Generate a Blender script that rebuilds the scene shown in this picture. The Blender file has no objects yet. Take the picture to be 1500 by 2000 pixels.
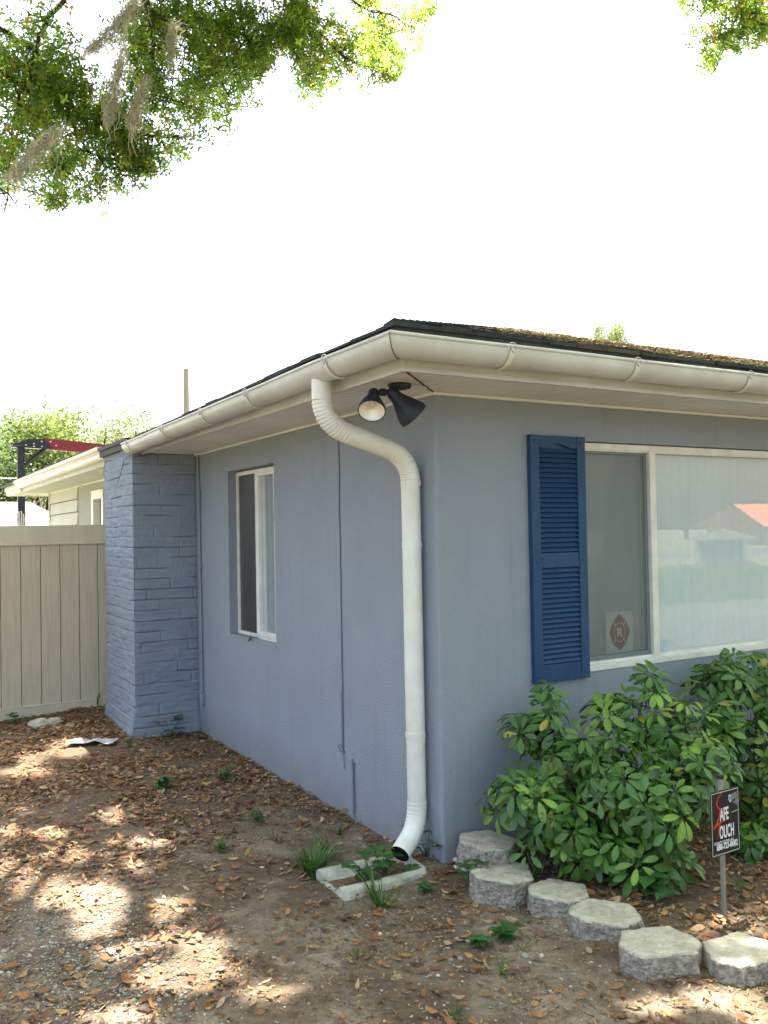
import bpy, math, random
import numpy as np
from mathutils import Vector, Matrix, noise
random.seed(7); rng = np.random.default_rng(7)
S = bpy.context.scene
COL = S.collection
rad = math.radians
# ------------------------------------------------------------------ camera
F, YAW, PIT, ROL = 1709.5, rad(30.540), rad(1.271), rad(1.063)
CP = Vector((-2.469, -3.666, 1.701))
R_ = Vector((math.cos(YAW), -math.sin(YAW), 0))
FW = Vector((math.sin(YAW)*math.cos(PIT), math.cos(YAW)*math.cos(PIT), math.sin(PIT)))
UP = R_.cross(FW)
cr, sr = math.cos(ROL), math.sin(ROL)
# image x axis in world: pixel offset (X,Y) -> a = X c - Y s, b = X s + Y c ; dir = FW f + R a - UP b
XW = R_*cr - UP*sr
YW = -(R_*(-sr) - UP*cr)          # world direction of image "up"
cam = bpy.data.cameras.new('camera'); co = bpy.data.objects.new('camera', cam); COL.objects.link(co)
M = Matrix((XW, YW, -FW)).transposed().to_4x4(); M.translation = CP
co.matrix_world = M
cam.sensor_fit = 'VERTICAL'; cam.sensor_height = 24; cam.sensor_width = 18
cam.lens = 24*F/2000; cam.clip_start = .05; cam.clip_end = 2000
S.camera = co
def at(px, py, depth):
    return CP + (FW*F + XW*(px-750) - YW*(py-1000))*(depth/F)
def plane(px, py, ax, v):
    d = at(px, py, 1) - CP; t = (v-CP[ax])/d[ax]; return CP + d*t
def gp(px, py, z=0): return plane(px, py, 2, z)
CPn, XWn, YWn, FWn = map(np.array, (CP, XW, YW, FW))
def project(P):
    d = P-CPn; w = d@FWn
    ws = np.where(np.abs(w) < 1e-6, 1e-6, w)
    return 750+F*(d@XWn)/ws, 1000-F*(d@YWn)/ws, w
# ------------------------------------------------------------------ light
SUN_EL, SUN_AZ = 75.5, 37          # azimuth measured from +Y towards +X
SD = np.array([math.cos(rad(SUN_EL))*math.sin(rad(SUN_AZ)), math.cos(rad(SUN_EL))*math.cos(rad(SUN_AZ)), math.sin(rad(SUN_EL))])
w = bpy.data.worlds.new('World'); S.world = w; w.use_nodes = True
nt = w.node_tree; nt.nodes.clear()
sky = nt.nodes.new('ShaderNodeTexSky'); sky.sky_type = 'NISHITA'; sky.sun_disc = False
sky.sun_elevation = rad(SUN_EL); sky.sun_rotation = rad(SUN_AZ)
sky.air_density = 1.0; sky.dust_density = 6.0; sky.ozone_density = 1.0
bg = nt.nodes.new('ShaderNodeBackground'); bg.inputs[1].default_value = 0.14
wo = nt.nodes.new('ShaderNodeOutputWorld')
tint = nt.nodes.new('ShaderNodeMix'); tint.data_type='RGBA'; tint.blend_type='MULTIPLY'; tint.inputs[0].default_value=1; tint.inputs[7].default_value=(1.03,.97,.94,1)   # thin milky haze in front of the blue
nt.links.new(sky.outputs[0], tint.inputs[6]); nt.links.new(tint.outputs[2], bg.inputs[0]); nt.links.new(bg.outputs[0], wo.inputs[0])
sl = bpy.data.lights.new('sun', 'SUN'); sl.energy = 5.0; sl.angle = rad(.53); sl.color = (1, .92, .78)
so = bpy.data.objects.new('sun', sl); COL.objects.link(so)
so.rotation_euler = Vector(SD).to_track_quat('Z', 'Y').to_euler()
S.view_settings.view_transform = 'Standard'; S.view_settings.look = 'None'
S.view_settings.exposure = 2.5; S.view_settings.gamma = 1
S.render.engine = 'CYCLES'
S.cycles.max_bounces = 8; S.cycles.transparent_max_bounces = 12
# ------------------------------------------------------------------ materials
def mat(name, col=(.5,.5,.5), rough=.6, metal=0, spec=.5, var=None, vscale=8, vdet=4, bump=0, bscale=60, attr=None, transl=0, bdist=.01, trcol=None, stretch=None):
    m = bpy.data.materials.new(name); m.use_nodes = True
    n = m.node_tree; L = n.links; b = n.nodes['Principled BSDF']
    b.inputs['Roughness'].default_value = rough; b.inputs['Metallic'].default_value = metal
    b.inputs['Specular IOR Level'].default_value = spec
    b.inputs['Base Color'].default_value = (*col, 1)
    tc = n.nodes.new('ShaderNodeTexCoord'); src = tc.outputs['Object']
    if stretch:
        mp = n.nodes.new('ShaderNodeMapping'); mp.inputs['Scale'].default_value = stretch
        L.new(src, mp.inputs[0]); src = mp.outputs[0]
    csock = None
    if attr:
        a = n.nodes.new('ShaderNodeAttribute'); a.attribute_name = attr; csock = a.outputs['Color']
    if var:
        nz = n.nodes.new('ShaderNodeTexNoise'); nz.inputs['Scale'].default_value = vscale; nz.inputs['Detail'].default_value = vdet
        nz.inputs['Roughness'].default_value = .65
        L.new(src, nz.inputs['Vector'])
        rp = n.nodes.new('ShaderNodeValToRGB'); rp.color_ramp.elements[0].position = .35; rp.color_ramp.elements[1].position = .68
        L.new(nz.outputs['Fac'], rp.inputs[0])
        mx = n.nodes.new('ShaderNodeMix'); mx.data_type = 'RGBA'
        L.new(rp.outputs[0], mx.inputs[0])
        if csock:
            m2 = n.nodes.new('ShaderNodeMix'); m2.data_type = 'RGBA'; m2.blend_type = 'MULTIPLY'; m2.inputs[0].default_value = 1
            L.new(csock, m2.inputs[6]); m2.inputs[7].default_value = (*var, 1)
            L.new(csock, mx.inputs[6]); L.new(m2.outputs[2], mx.inputs[7])
        else:
            mx.inputs[6].default_value = (*col, 1); mx.inputs[7].default_value = (*var, 1)
        csock = mx.outputs[2]
    if csock: L.new(csock, b.inputs['Base Color'])
    if bump:
        nz2 = n.nodes.new('ShaderNodeTexNoise'); nz2.inputs['Scale'].default_value = bscale; nz2.inputs['Detail'].default_value = 5
        L.new(src, nz2.inputs['Vector'])
        bp = n.nodes.new('ShaderNodeBump'); bp.inputs['Strength'].default_value = bump; bp.inputs['Distance'].default_value = bdist
        L.new(nz2.outputs['Fac'], bp.inputs['Height']); L.new(bp.outputs[0], b.inputs['Normal'])
    if transl:
        t = n.nodes.new('ShaderNodeBsdfTranslucent'); mxs = n.nodes.new('ShaderNodeMixShader'); mxs.inputs[0].default_value = transl
        if trcol:
            m3 = n.nodes.new('ShaderNodeMix'); m3.data_type = 'RGBA'; m3.blend_type = 'MULTIPLY'; m3.inputs[0].default_value = 1
            if csock: L.new(csock, m3.inputs[6])
            else: m3.inputs[6].default_value = (*col, 1)
            m3.inputs[7].default_value = (*trcol, 1); m3.clamp_result = False
            L.new(m3.outputs[2], t.inputs[0])
        elif csock: L.new(csock, t.inputs[0])
        else: t.inputs[0].default_value = (*col, 1)
        L.new(b.outputs[0], mxs.inputs[1]); L.new(t.outputs[0], mxs.inputs[2])
        L.new(mxs.outputs[0], n.nodes['Material Output'].inputs[0])
    return m
def glass_mat(name, tint=(.9,.95,.93), haze=0.0, hazecol=(.5,.5,.5), rough=0.0):
    m = bpy.data.materials.new(name); m.use_nodes = True
    n = m.node_tree; L = n.links; n.nodes.clear()
    o = n.nodes.new('ShaderNodeOutputMaterial'); tr = n.nodes.new('ShaderNodeBsdfTransparent'); tr.inputs[0].default_value = (*tint, 1)
    g = n.nodes.new('ShaderNodeBsdfGlossy'); g.inputs['Roughness'].default_value = rough; g.inputs[0].default_value = (1,1,1,1)
    ge = n.nodes.new('ShaderNodeNewGeometry'); dt = n.nodes.new('ShaderNodeVectorMath'); dt.operation = 'DOT_PRODUCT'
    L.new(ge.outputs['Normal'], dt.inputs[0]); L.new(ge.outputs['Incoming'], dt.inputs[1])
    def mth(op, a, b=None):
        q = n.nodes.new('ShaderNodeMath'); q.operation = op
        for k, v in enumerate((a, b)):
            if v is None: continue
            if hasattr(v, 'links'): L.new(v, q.inputs[k])
            else: q.inputs[k].default_value = v
        return q.outputs[0]
    fz = mth('ADD', mth('MULTIPLY', mth('POWER', mth('SUBTRACT', 1.0, mth('ABSOLUTE', dt.outputs['Value'])), 5.0), .95), .062)
    mx = n.nodes.new('ShaderNodeMixShader'); L.new(fz, mx.inputs[0]); L.new(tr.outputs[0], mx.inputs[1]); L.new(g.outputs[0], mx.inputs[2])
    out = mx.outputs[0]
    if haze:
        d = n.nodes.new('ShaderNodeBsdfDiffuse'); d.inputs[0].default_value = (*hazecol, 1)
        m2 = n.nodes.new('ShaderNodeMixShader'); m2.inputs[0].default_value = haze
        L.new(out, m2.inputs[1]); L.new(d.outputs[0], m2.inputs[2]); out = m2.outputs[0]
    L.new(out, o.inputs[0]); return m
MT = {}
MT['stucco'] = mat('blue_grey_stucco', (.256,.289,.352), .85, var=(.233,.265,.325), vscale=2.2, vdet=9, bump=.65, bscale=85, bdist=.009)
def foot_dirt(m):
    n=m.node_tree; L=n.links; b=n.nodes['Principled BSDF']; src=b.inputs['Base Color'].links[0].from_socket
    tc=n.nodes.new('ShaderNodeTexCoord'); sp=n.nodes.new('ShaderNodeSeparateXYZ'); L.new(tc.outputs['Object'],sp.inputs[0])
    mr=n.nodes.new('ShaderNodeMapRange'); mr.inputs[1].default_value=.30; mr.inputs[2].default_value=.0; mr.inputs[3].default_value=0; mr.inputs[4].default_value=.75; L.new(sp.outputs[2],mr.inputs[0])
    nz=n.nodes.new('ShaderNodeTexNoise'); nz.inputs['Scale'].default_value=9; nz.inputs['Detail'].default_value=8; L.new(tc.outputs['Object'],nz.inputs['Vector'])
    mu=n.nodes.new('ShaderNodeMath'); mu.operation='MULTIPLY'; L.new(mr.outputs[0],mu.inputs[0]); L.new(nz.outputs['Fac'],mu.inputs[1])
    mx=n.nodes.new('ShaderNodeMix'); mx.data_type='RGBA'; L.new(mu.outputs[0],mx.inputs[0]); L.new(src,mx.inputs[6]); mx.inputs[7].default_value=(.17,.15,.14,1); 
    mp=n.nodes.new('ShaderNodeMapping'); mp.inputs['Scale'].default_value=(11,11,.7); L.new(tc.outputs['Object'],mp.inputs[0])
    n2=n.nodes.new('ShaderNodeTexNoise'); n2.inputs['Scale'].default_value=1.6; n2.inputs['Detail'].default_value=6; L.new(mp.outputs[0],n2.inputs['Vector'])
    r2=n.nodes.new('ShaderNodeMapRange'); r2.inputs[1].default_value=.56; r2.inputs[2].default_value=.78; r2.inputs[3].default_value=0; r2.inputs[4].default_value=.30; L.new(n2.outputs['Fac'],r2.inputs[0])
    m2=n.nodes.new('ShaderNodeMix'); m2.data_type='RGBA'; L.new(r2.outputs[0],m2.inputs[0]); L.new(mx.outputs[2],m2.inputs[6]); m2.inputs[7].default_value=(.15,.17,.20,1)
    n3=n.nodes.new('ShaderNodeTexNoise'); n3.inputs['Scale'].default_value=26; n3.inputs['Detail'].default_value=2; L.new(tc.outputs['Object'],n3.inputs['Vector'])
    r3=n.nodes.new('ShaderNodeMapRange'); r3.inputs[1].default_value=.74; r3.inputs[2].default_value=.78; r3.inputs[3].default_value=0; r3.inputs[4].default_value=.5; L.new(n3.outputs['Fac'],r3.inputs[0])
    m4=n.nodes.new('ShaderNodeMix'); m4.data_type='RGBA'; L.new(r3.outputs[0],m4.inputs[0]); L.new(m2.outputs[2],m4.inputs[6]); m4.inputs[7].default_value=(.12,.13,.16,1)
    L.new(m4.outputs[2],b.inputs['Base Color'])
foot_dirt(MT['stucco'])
MT['brickpaint'] = mat('painted_slump_brick', (.226,.266,.337), .8, var=(.198,.235,.304), vscale=3, bump=.6, bscale=70, bdist=.005)
MT['white'] = mat('white_painted_metal', (.68,.66,.61), .38, var=(.60,.57,.51), vscale=3.5, bump=.05, bscale=8)
MT['gutter'] = mat('gutter_metal', (.585,.60,.615), .36, var=(.46,.45,.435), vscale=3, vdet=10, bump=.08, bscale=5)
MT['spout'] = mat('downspout_metal', (.72,.735,.73), .36, var=(.62,.60,.54), vscale=6, vdet=9, bump=.05, bscale=9)
MT['soffit'] = mat('soffit_vinyl', (.72,.715,.71), .6, var=(.63,.62,.61), vscale=2)
MT['gap'] = mat('dark_gap', (.05,.045,.04), .9)
MT['frame'] = mat('window_aluminium', (.72,.71,.68), .4, var=(.60,.58,.54), vscale=9, bump=.05)
MT['blue'] = mat('blue_shutter_paint', (.014,.048,.130), .55, spec=.3, var=(.020,.060,.150), vscale=40, bump=.25, bscale=120, bdist=.002, stretch=(1,1,.25))
MT['blind'] = mat('blind_fabric', (.84,.87,.93), .8, var=(.76,.79,.86), vscale=60, transl=.10)
MT['dblind'] = mat('grey_blind', (.42,.47,.50), .8)
MT['room'] = mat('room_wall', (.3,.29,.27), .9)
MT['glass'] = glass_mat('window_glass', (.96,.98,.98), .16, (.80,.86,.90))
MT['dglass'] = glass_mat('dark_window_glass', (.55,.6,.62))
MT['screen'] = glass_mat('insect_screen', (.70,.71,.72), .28, (.20,.225,.245), .4)
MT['black'] = mat('black_plastic', (.012,.012,.016), .5, bump=.1, bscale=40)
MT['navy'] = mat('dark_cast_metal', (.010,.012,.028), .6, bump=.3, bscale=60, bdist=.003)
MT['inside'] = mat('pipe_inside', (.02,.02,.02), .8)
MT['reflector'] = mat('lamp_reflector', (.87,.86,.83), .28, .5)
MT['lampglass'] = glass_mat('lamp_glass', (.97,.95,.9), .03, (.75,.75,.74), .15)
MT['shingle'] = mat('asphalt_shingle', (.035,.035,.045), .9, attr='Col', var=(.6,.6,.62), vscale=14, bump=.4, bscale=150, bdist=.004)
MT['drip'] = mat('drip_edge', (.022,.023,.032), .7, var=(.05,.045,.045), vscale=25)
MT['fence'] = mat('vinyl_fence', (.66,.58,.47), .55, var=(.58,.51,.40), vscale=1.2, bump=.05, bscale=20, stretch=(6,6,.6))
MT['fencep'] = mat('woodgrain_vinyl', (.62,.54,.43), .6, var=(.51,.445,.345), vscale=5, vdet=8, bump=.12, bscale=30, stretch=(9,9,.55))
MT['siding'] = mat('lap_siding', (.56,.54,.48), .6, var=(.50,.48,.43), vscale=2)
MT['greywall'] = mat('grey_smooth_wall', (.36,.36,.35), .8, bump=.2)
MT['conc'] = mat('garden_block_concrete', (.52,.49,.41), .95, var=(.29,.27,.21), vscale=17, vdet=10, bump=1, bscale=75, bdist=.014)
MT['concsplit'] = mat('split_block_face', (.42,.385,.335), .97, var=(.16,.145,.125), vscale=30, vdet=10, bump=1, bscale=55, bdist=.03)
MT['splash'] = mat('splash_block_concrete', (.52,.53,.47), .9, var=(.24,.24,.18), vscale=9, vdet=9, bump=.5, bscale=60, bdist=.005)
MT['wstone'] = mat('white_stone', (.62,.62,.58), .8, var=(.45,.44,.4), vscale=12, bump=.4, bscale=30)
MT['litter'] = mat('dry_leaf', (.3,.2,.1), .7, attr='Col', var=(.62,.55,.5), vscale=70, transl=.15)
MT['oakleaf'] = mat('oak_leaf', (.06,.1,.02), .45, attr='Col', transl=.62, trcol=(3.9,3.8,2.0))
MT['farleaf'] = mat('far_leaf', (.06,.1,.02), .6, attr='Col', transl=.4, trcol=(2.2,2.4,1.6))
MT['shrubleaf'] = mat('umbrella_plant_leaf', (.03,.08,.02), .42, attr='Col', transl=.18, trcol=(1.6,2.2,.8))
MT['weed'] = mat('weed_leaf', (.05,.12,.02), .5, attr='Col', transl=.3, trcol=(1.8,2.2,1))
MT['bark'] = mat('oak_bark', (.075,.062,.052), .95, var=(.03,.026,.022), vscale=14, bump=1, bscale=22, bdist=.03)
MT['stem'] = mat('shrub_stem', (.13,.10,.07), .9, var=(.07,.055,.04), vscale=20)
MT['moss'] = mat('spanish_moss', (.36,.34,.31), .95, attr='Col', transl=.3)
MT['steel'] = mat('galvanised_stake', (.42,.42,.43), .42, .7, var=(.3,.3,.31), vscale=30)
MT['signblack'] = mat('sign_black', (.008,.008,.011), .35)
MT['signwhite'] = mat('sign_white', (.62,.63,.66), .5)
MT['signred'] = mat('sign_red', (.50,.035,.015), .5)
MT['signgrey'] = mat('sign_grey', (.14,.17,.19), .5)
MT['decalred'] = mat('decal_red', (.20,.003,.008), .5)
MT['decalwhite'] = mat('decal_pale', (.55,.60,.56), .5)
MT['crane_red'] = mat('dark_red_steel', (.23,.02,.035), .45, var=(.18,.02,.03), vscale=3)
MT['crane_blk'] = mat('black_steel', (.018,.018,.028), .5)
MT['pole'] = mat('weathered_pole', (.36,.32,.23), .9, var=(.24,.21,.15), vscale=10, stretch=(4,4,.4))
MT['wire'] = mat('grey_wire', (.55,.53,.5), .6)
MT['paintwire'] = mat('painted_cable', (.14,.17,.23), .6)
MT['cond'] = mat('painted_conduit', (.20,.245,.33), .6, bump=.1)
MT['tarp'] = mat('pale_roof_sheet', (.72,.70,.66), .7, var=(.55,.52,.46), vscale=3)
MT['grass'] = mat('lawn_grass', (.10,.15,.035), .9, var=(.17,.19,.07), vscale=1.5, bump=.3)
MT['asphalt'] = mat('asphalt', (.06,.06,.062), .9, var=(.05,.05,.05), vscale=3)
MT['orange'] = mat('orange_tile', (.55,.17,.07), .8, var=(.42,.12,.05), vscale=1)
MT['cream'] = mat('cream_render', (.58,.46,.33), .85)
MT['panelblue'] = mat('sign_board_blue', (.04,.09,.28), .5)
MT['plastic'] = mat('plastic_sheet', (.55,.56,.58), .12, var=(.4,.41,.44), vscale=20, bump=.5, bscale=14)
MT['shell'] = mat('pebble', (.4,.38,.34), .85, attr='Col')
MT['chime'] = mat('chime_metal', (.5,.45,.38), .3, .6)
# ------------------------------------------------------------------ mesh helpers
class MB:
    def __init__(s): s.v=[]; s.f=[]; s.m=[]; s.c=[]
    def add(s, vs, fs, mi=0, col=(1,1,1)):
        b=len(s.v); s.v += [tuple(v) for v in vs]
        for f in fs: s.f.append(tuple(i+b for i in f)); s.m.append(mi); s.c.append(col)
    def box(s, x0,x1,y0,y1,z0,z1, mi=0, col=(1,1,1), X=None):
        vs=[Vector(p) for p in ((x0,y0,z0),(x1,y0,z0),(x1,y1,z0),(x0,y1,z0),(x0,y0,z1),(x1,y0,z1),(x1,y1,z1),(x0,y1,z1))]
        if X is not None: vs=[X@v for v in vs]
        s.add(vs, ((0,3,2,1),(4,5,6,7),(0,1,5,4),(1,2,6,5),(2,3,7,6),(3,0,4,7)), mi, col)
    def bbox(s, x0,x1,y0,y1,z0,z1, b=.004, mi=0, X=None):      # bevelled box
        bm = bm_box(x0,x1,y0,y1,z0,z1,b)
        vs=[v.co.copy() for v in bm.verts]
        if X is not None: vs=[X@v for v in vs]
        s.add(vs,[[v.index for v in f.verts] for f in bm.faces],mi); bm.free()
    def prism(s, poly, z0, z1, mi=0, X=None, axis=2):
        n=len(poly)
        def P(p,z):
            v = Vector((p[0],p[1],z)) if axis==2 else (Vector((p[0],z,p[1])) if axis==1 else Vector((z,p[0],p[1])))
            return X@v if X is not None else v
        vs=[P(p,z0) for p in poly]+[P(p,z1) for p in poly]
        fs=[tuple(range(n))[::-1], tuple(range(n,2*n))]+[(i,(i+1)%n,n+(i+1)%n,n+i) for i in range(n)]
        s.add(vs,fs,mi)
    def tube(s, pts, r, n=8, mi=0, caps=True, col=(1,1,1), ref=None):
        pts=[Vector(p) for p in pts]; N=len(pts)
        rs = r if hasattr(r,'__len__') else [r]*N
        t0=(pts[1]-pts[0]).normalized(); a=Vector((0,0,1)) if abs(t0.z)<.9 else Vector((1,0,0))
        if ref is not None: a=Vector(ref)
        u=(a-t0*a.dot(t0)).normalized(); vs=[]
        for i,p in enumerate(pts):
            t=(pts[min(i+1,N-1)]-pts[max(i-1,0)])
            t = t.normalized() if t.length>1e-9 else t0
            u=(u-t*u.dot(t)).normalized(); w_=t.cross(u)
            for k in range(n):
                an=2*math.pi*k/n
                rr = rs[i](an) if callable(rs[i]) else rs[i]
                vs.append(p+(u*math.cos(an)+w_*math.sin(an))*rr)
        fs=[(i*n+k,i*n+(k+1)%n,(i+1)*n+(k+1)%n,(i+1)*n+k) for i in range(N-1) for k in range(n)]
        if caps: fs+= [tuple(range(n))[::-1], tuple(range((N-1)*n,N*n))]
        s.add(vs,fs,mi,col)
    def lathe(s, prof, X, n=24, mi=0):                          # prof = [(r, h)], axis local z
        vs=[X@Vector((r*math.cos(2*math.pi*k/n), r*math.sin(2*math.pi*k/n), h)) for r,h in prof for k in range(n)]
        fs=[(i*n+k,i*n+(k+1)%n,(i+1)*n+(k+1)%n,(i+1)*n+k) for i in range(len(prof)-1) for k in range(n)]
        s.add(vs,fs,mi)
    def build(s, name, ms, parent=None, smooth=False):
        me=bpy.data.meshes.new(name); me.from_pydata(s.v,[],s.f)
        for m in (ms if isinstance(ms,(list,tuple)) else [ms]): me.materials.append(m)
        me.polygons.foreach_set('material_index', s.m)
        if any(c!=(1,1,1) for c in s.c):
            a=me.color_attributes.new('Col','FLOAT_COLOR','CORNER'); buf=[]
            for f,c in zip(s.f,s.c): buf += [c[0],c[1],c[2],1]*len(f)
            a.data.foreach_set('color',buf)
        if smooth: me.shade_smooth(); me.set_sharp_from_angle(angle=rad(40))
        me.update(); o=bpy.data.objects.new(name,me); COL.objects.link(o)
        if parent: o.parent=parent
        return o
import bmesh
def bm_box(x0,x1,y0,y1,z0,z1,b):
    bm=bmesh.new(); bmesh.ops.create_cube(bm,size=1)
    for v in bm.verts: v.co=Vector(((x0+x1)/2+v.co.x*(x1-x0),(y0+y1)/2+v.co.y*(y1-y0),(z0+z1)/2+v.co.z*(z1-z0)))
    bmesh.ops.bevel(bm,geom=list(bm.edges),offset=b,segments=2,affect='EDGES',profile=.5)
    bm.verts.ensure_lookup_table(); bm.verts.index_update(); return bm
def npmesh(name, V, Fq, mats, cols=None, parent=None, smooth=False, mi=None):
    me=bpy.data.meshes.new(name); V=np.asarray(V,dtype=np.float32); Fq=np.asarray(Fq,dtype=np.int32); k=Fq.shape[1]; nf=len(Fq)
    me.vertices.add(len(V)); me.vertices.foreach_set('co',V.ravel())
    me.loops.add(nf*k); me.loops.foreach_set('vertex_index',Fq.ravel())
    me.polygons.add(nf); me.polygons.foreach_set('loop_start',np.arange(nf,dtype=np.int32)*k)
    me.update(calc_edges=True)
    for m in (mats if isinstance(mats,list) else [mats]): me.materials.append(m)
    if mi is not None: me.polygons.foreach_set('material_index',np.asarray(mi,dtype=np.int32))
    if cols is not None:
        a=me.color_attributes.new('Col','FLOAT_COLOR','CORNER'); c=np.ones((nf,k,4),dtype=np.float32); c[:,:,:3]=np.asarray(cols)[:,None,:]
        a.data.foreach_set('color',c.ravel())
    if smooth: me.shade_smooth()
    me.validate(); me.update(); o=bpy.data.objects.new(name,me); COL.objects.link(o)
    if parent: o.parent=parent
    return o
def tag(o,label=None,cat=None,group=None,kind=None):
    if label: o['label']=label
    if cat: o['category']=cat
    if group: o['group']=group
    if kind: o['kind']=kind
    return o
def empty(name,loc=(0,0,0),label=None,cat=None,group=None):
    o=bpy.data.objects.new(name,None); COL.objects.link(o); o.location=loc; o.empty_display_size=.1
    return tag(o,label,cat,group)
def sub(parent, o):        # parent keeping world placement
    o.parent=parent; o.matrix_parent_inverse=Matrix.Translation(-Vector(parent.location)); return o
def text(mb, s, size, X, mi, sx=1.0, bold=0.0, align='LEFT', depth=0.0008):
    cu=bpy.data.curves.new('t','FONT'); cu.body=s; cu.size=size; cu.offset=bold; cu.extrude=depth; cu.align_x=align; cu.resolution_u=4
    o=bpy.data.objects.new('t',cu); COL.objects.link(o)
    dg=bpy.context.evaluated_depsgraph_get(); dg.update(); me=o.evaluated_get(dg).to_mesh()
    SX=Matrix.Diagonal((sx,1,1,1))
    mb.add([X@(SX@v.co) for v in me.vertices],[tuple(p.vertices) for p in me.polygons],mi)
    o.evaluated_get(dg).to_mesh_clear(); bpy.data.objects.remove(o); bpy.data.curves.remove(cu)
def frameX(o,x,z):         # local X -> x, local Z -> z
    x=Vector(x).normalized(); z=Vector(z); z=(z-x*z.dot(x)).normalized(); y=z.cross(x)
    m=Matrix((x,y,z)).transposed().to_4x4(); m.translation=Vector(o); return m
def axisX(o,z):
    z=Vector(z).normalized(); m=z.to_track_quat('Z','Y').to_matrix().to_4x4(); m.translation=Vector(o); return m
# ------------------------------------------------------------------ ground
def gz(x,y):
    h = .035*math.exp(-((x-.05)**2+(y+.02)**2)/.10)
    if x>.05 and y>-1.7: h += .05*min(1,max(0,(x-.05)/.3))*min(1,max(0,(y+1.55)/.3))
    h += .05*math.exp(-((x+.6)**2)/.5)*max(0,min(1,(y-3.2)/1.2))
    h += .016*noise.noise(Vector((x*1.7,y*1.7,3)))+.008*noise.noise(Vector((x*6,y*6,1)))
    return h
def ground():
    xs=np.concatenate([[-300,-120,-50,-22,-12,-8],np.arange(-6,4.01,.07),[6,8,12,22,50,120,300]])
    ys=np.concatenate([[-300,-120,-50,-22,-12,-8],np.arange(-4.5,6.01,.07),[8,12,22,50,120,300]])
    V=[];nx=len(xs);ny=len(ys)
    for y in ys:
        for x in xs:
            z=gz(x,y)+.006*noise.noise(Vector((x*19,y*19,0))) if (-7<x<5 and -5<y<7) else 0
            V.append((x,y,z))
    Fq=[(j*nx+i,j*nx+i+1,(j+1)*nx+i+1,(j+1)*nx+i) for j in range(ny-1) for i in range(nx-1)]
    m=bpy.data.materials.new('sandy_soil'); m.use_nodes=True; n=m.node_tree; L=n.links; b=n.nodes['Principled BSDF']; b.inputs['Roughness'].default_value=.95
    tc=n.nodes.new('ShaderNodeTexCoord')
    def nz(sc,det=8,ro=.65):
        a=n.nodes.new('ShaderNodeTexNoise'); a.inputs['Scale'].default_value=sc; a.inputs['Detail'].default_value=det; a.inputs['Roughness'].default_value=ro; L.new(tc.outputs['Object'],a.inputs['Vector']); return a.outputs['Fac']
    def ramp(s,p0,p1):
        r=n.nodes.new('ShaderNodeMapRange'); r.inputs[1].default_value=p0; r.inputs[2].default_value=p1; L.new(s,r.inputs[0]); return r.outputs[0]
    def mix(f,a,bb):
        mm=n.nodes.new('ShaderNodeMix'); mm.data_type='RGBA'
        if hasattr(f,'links'): L.new(f,mm.inputs[0])
        else: mm.inputs[0].default_value=f
        for k,s in ((6,a),(7,bb)):
            if hasattr(s,'links'): L.new(s,mm.inputs[k])
            else: mm.inputs[k].default_value=(*s,1)
        return mm.outputs[2]
    sand=mix(ramp(nz(3.5),.38,.62),(.28,.235,.185),(.165,.122,.082))
    sand=mix(ramp(nz(90,4),.45,.7),sand,(.13,.10,.075))
    soil=mix(ramp(nz(30),.35,.65),(.075,.052,.036),(.13,.09,.055))
    # organic mulch patches
    c=mix(ramp(nz(1.6),.41,.54),sand,soil)
    sep=n.nodes.new('ShaderNodeSeparateXYZ'); L.new(tc.outputs['Object'],sep.inputs[0])
    # leaf mould builds up towards the fence corner and inside the planting bed
    fy=ramp(sep.outputs[1],1.4,2.6); c=mix(fy,c,soil)
    fx=ramp(sep.outputs[0],.12,.35); c=mix(fx,c,soil)
    # lawn far away
    g=mix(ramp(nz(1.2),.4,.6),(.080,.095,.040),(.125,.125,.065))
    far1=ramp(sep.outputs[1],-6.0,-8.5); far2=ramp(sep.outputs[1],6.0,6.6); fl=ramp(sep.outputs[0],-5,-8)
    c=mix(far1,c,g); c=mix(far2,c,g); c=mix(fl,c,g)
    L.new(c,b.inputs['Base Color'])
    bp=n.nodes.new('ShaderNodeBump'); bp.inputs['Strength'].default_value=.8; bp.inputs['Distance'].default_value=.012; L.new(nz(55,8,.75),bp.inputs['Height']); L.new(bp.outputs[0],b.inputs['Normal'])
    o=npmesh('ground',V,Fq,m,smooth=True); tag(o,kind='structure')
ground()
# ------------------------------------------------------------------ house
house=empty('house',(0,0,0),'single storey blue-grey stucco house with white half-round gutters and dark shingle roof','house')
H=2.40; O=.473
def wall_x(mb,y,out,x0,x1,z0,z1,holes,th):      # wall along X whose outer face is at y, thickness th inwards (+y)
    xs=sorted({x0,x1,*[h[0] for h in holes],*[h[1] for h in holes]})
    for a,b in zip(xs[:-1],xs[1:]):
        hh=[h for h in holes if h[0]<=a and h[1]>=b]
        if not hh: mb.box(a,b,y,y+th,z0,z1)
        else:
            h=hh[0]; mb.box(a,b,y,y+th,z0,h[2]); mb.box(a,b,y,y+th,h[3],z1)
mb=MB()
CR=.018
wall_x(mb,0,0,CR,8.5,-.3,H+.02,[(1.0,3.55,.905,2.19)],.16)
mb.build('wall',MT['stucco'],house)
mb=MB()
def wall_y(mb,x,y0,y1,z0,z1,holes,th):
    ys=sorted({y0,y1,*[h[0] for h in holes],*[h[1] for h in holes]})
    for a,b in zip(ys[:-1],ys[1:]):
        hh=[h for h in holes if h[0]<=a and h[1]>=b]
        if not hh: mb.box(x,x+th,a,b,z0,z1)
        else:
            h=hh[0]; mb.box(x,x+th,a,b,z0,h[2]); mb.box(x,x+th,a,b,h[3],z1)
wall_y(mb,0,CR,3.735,-.3,H+.02,[(2.04,2.955,.91,2.20)],.16)
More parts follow.
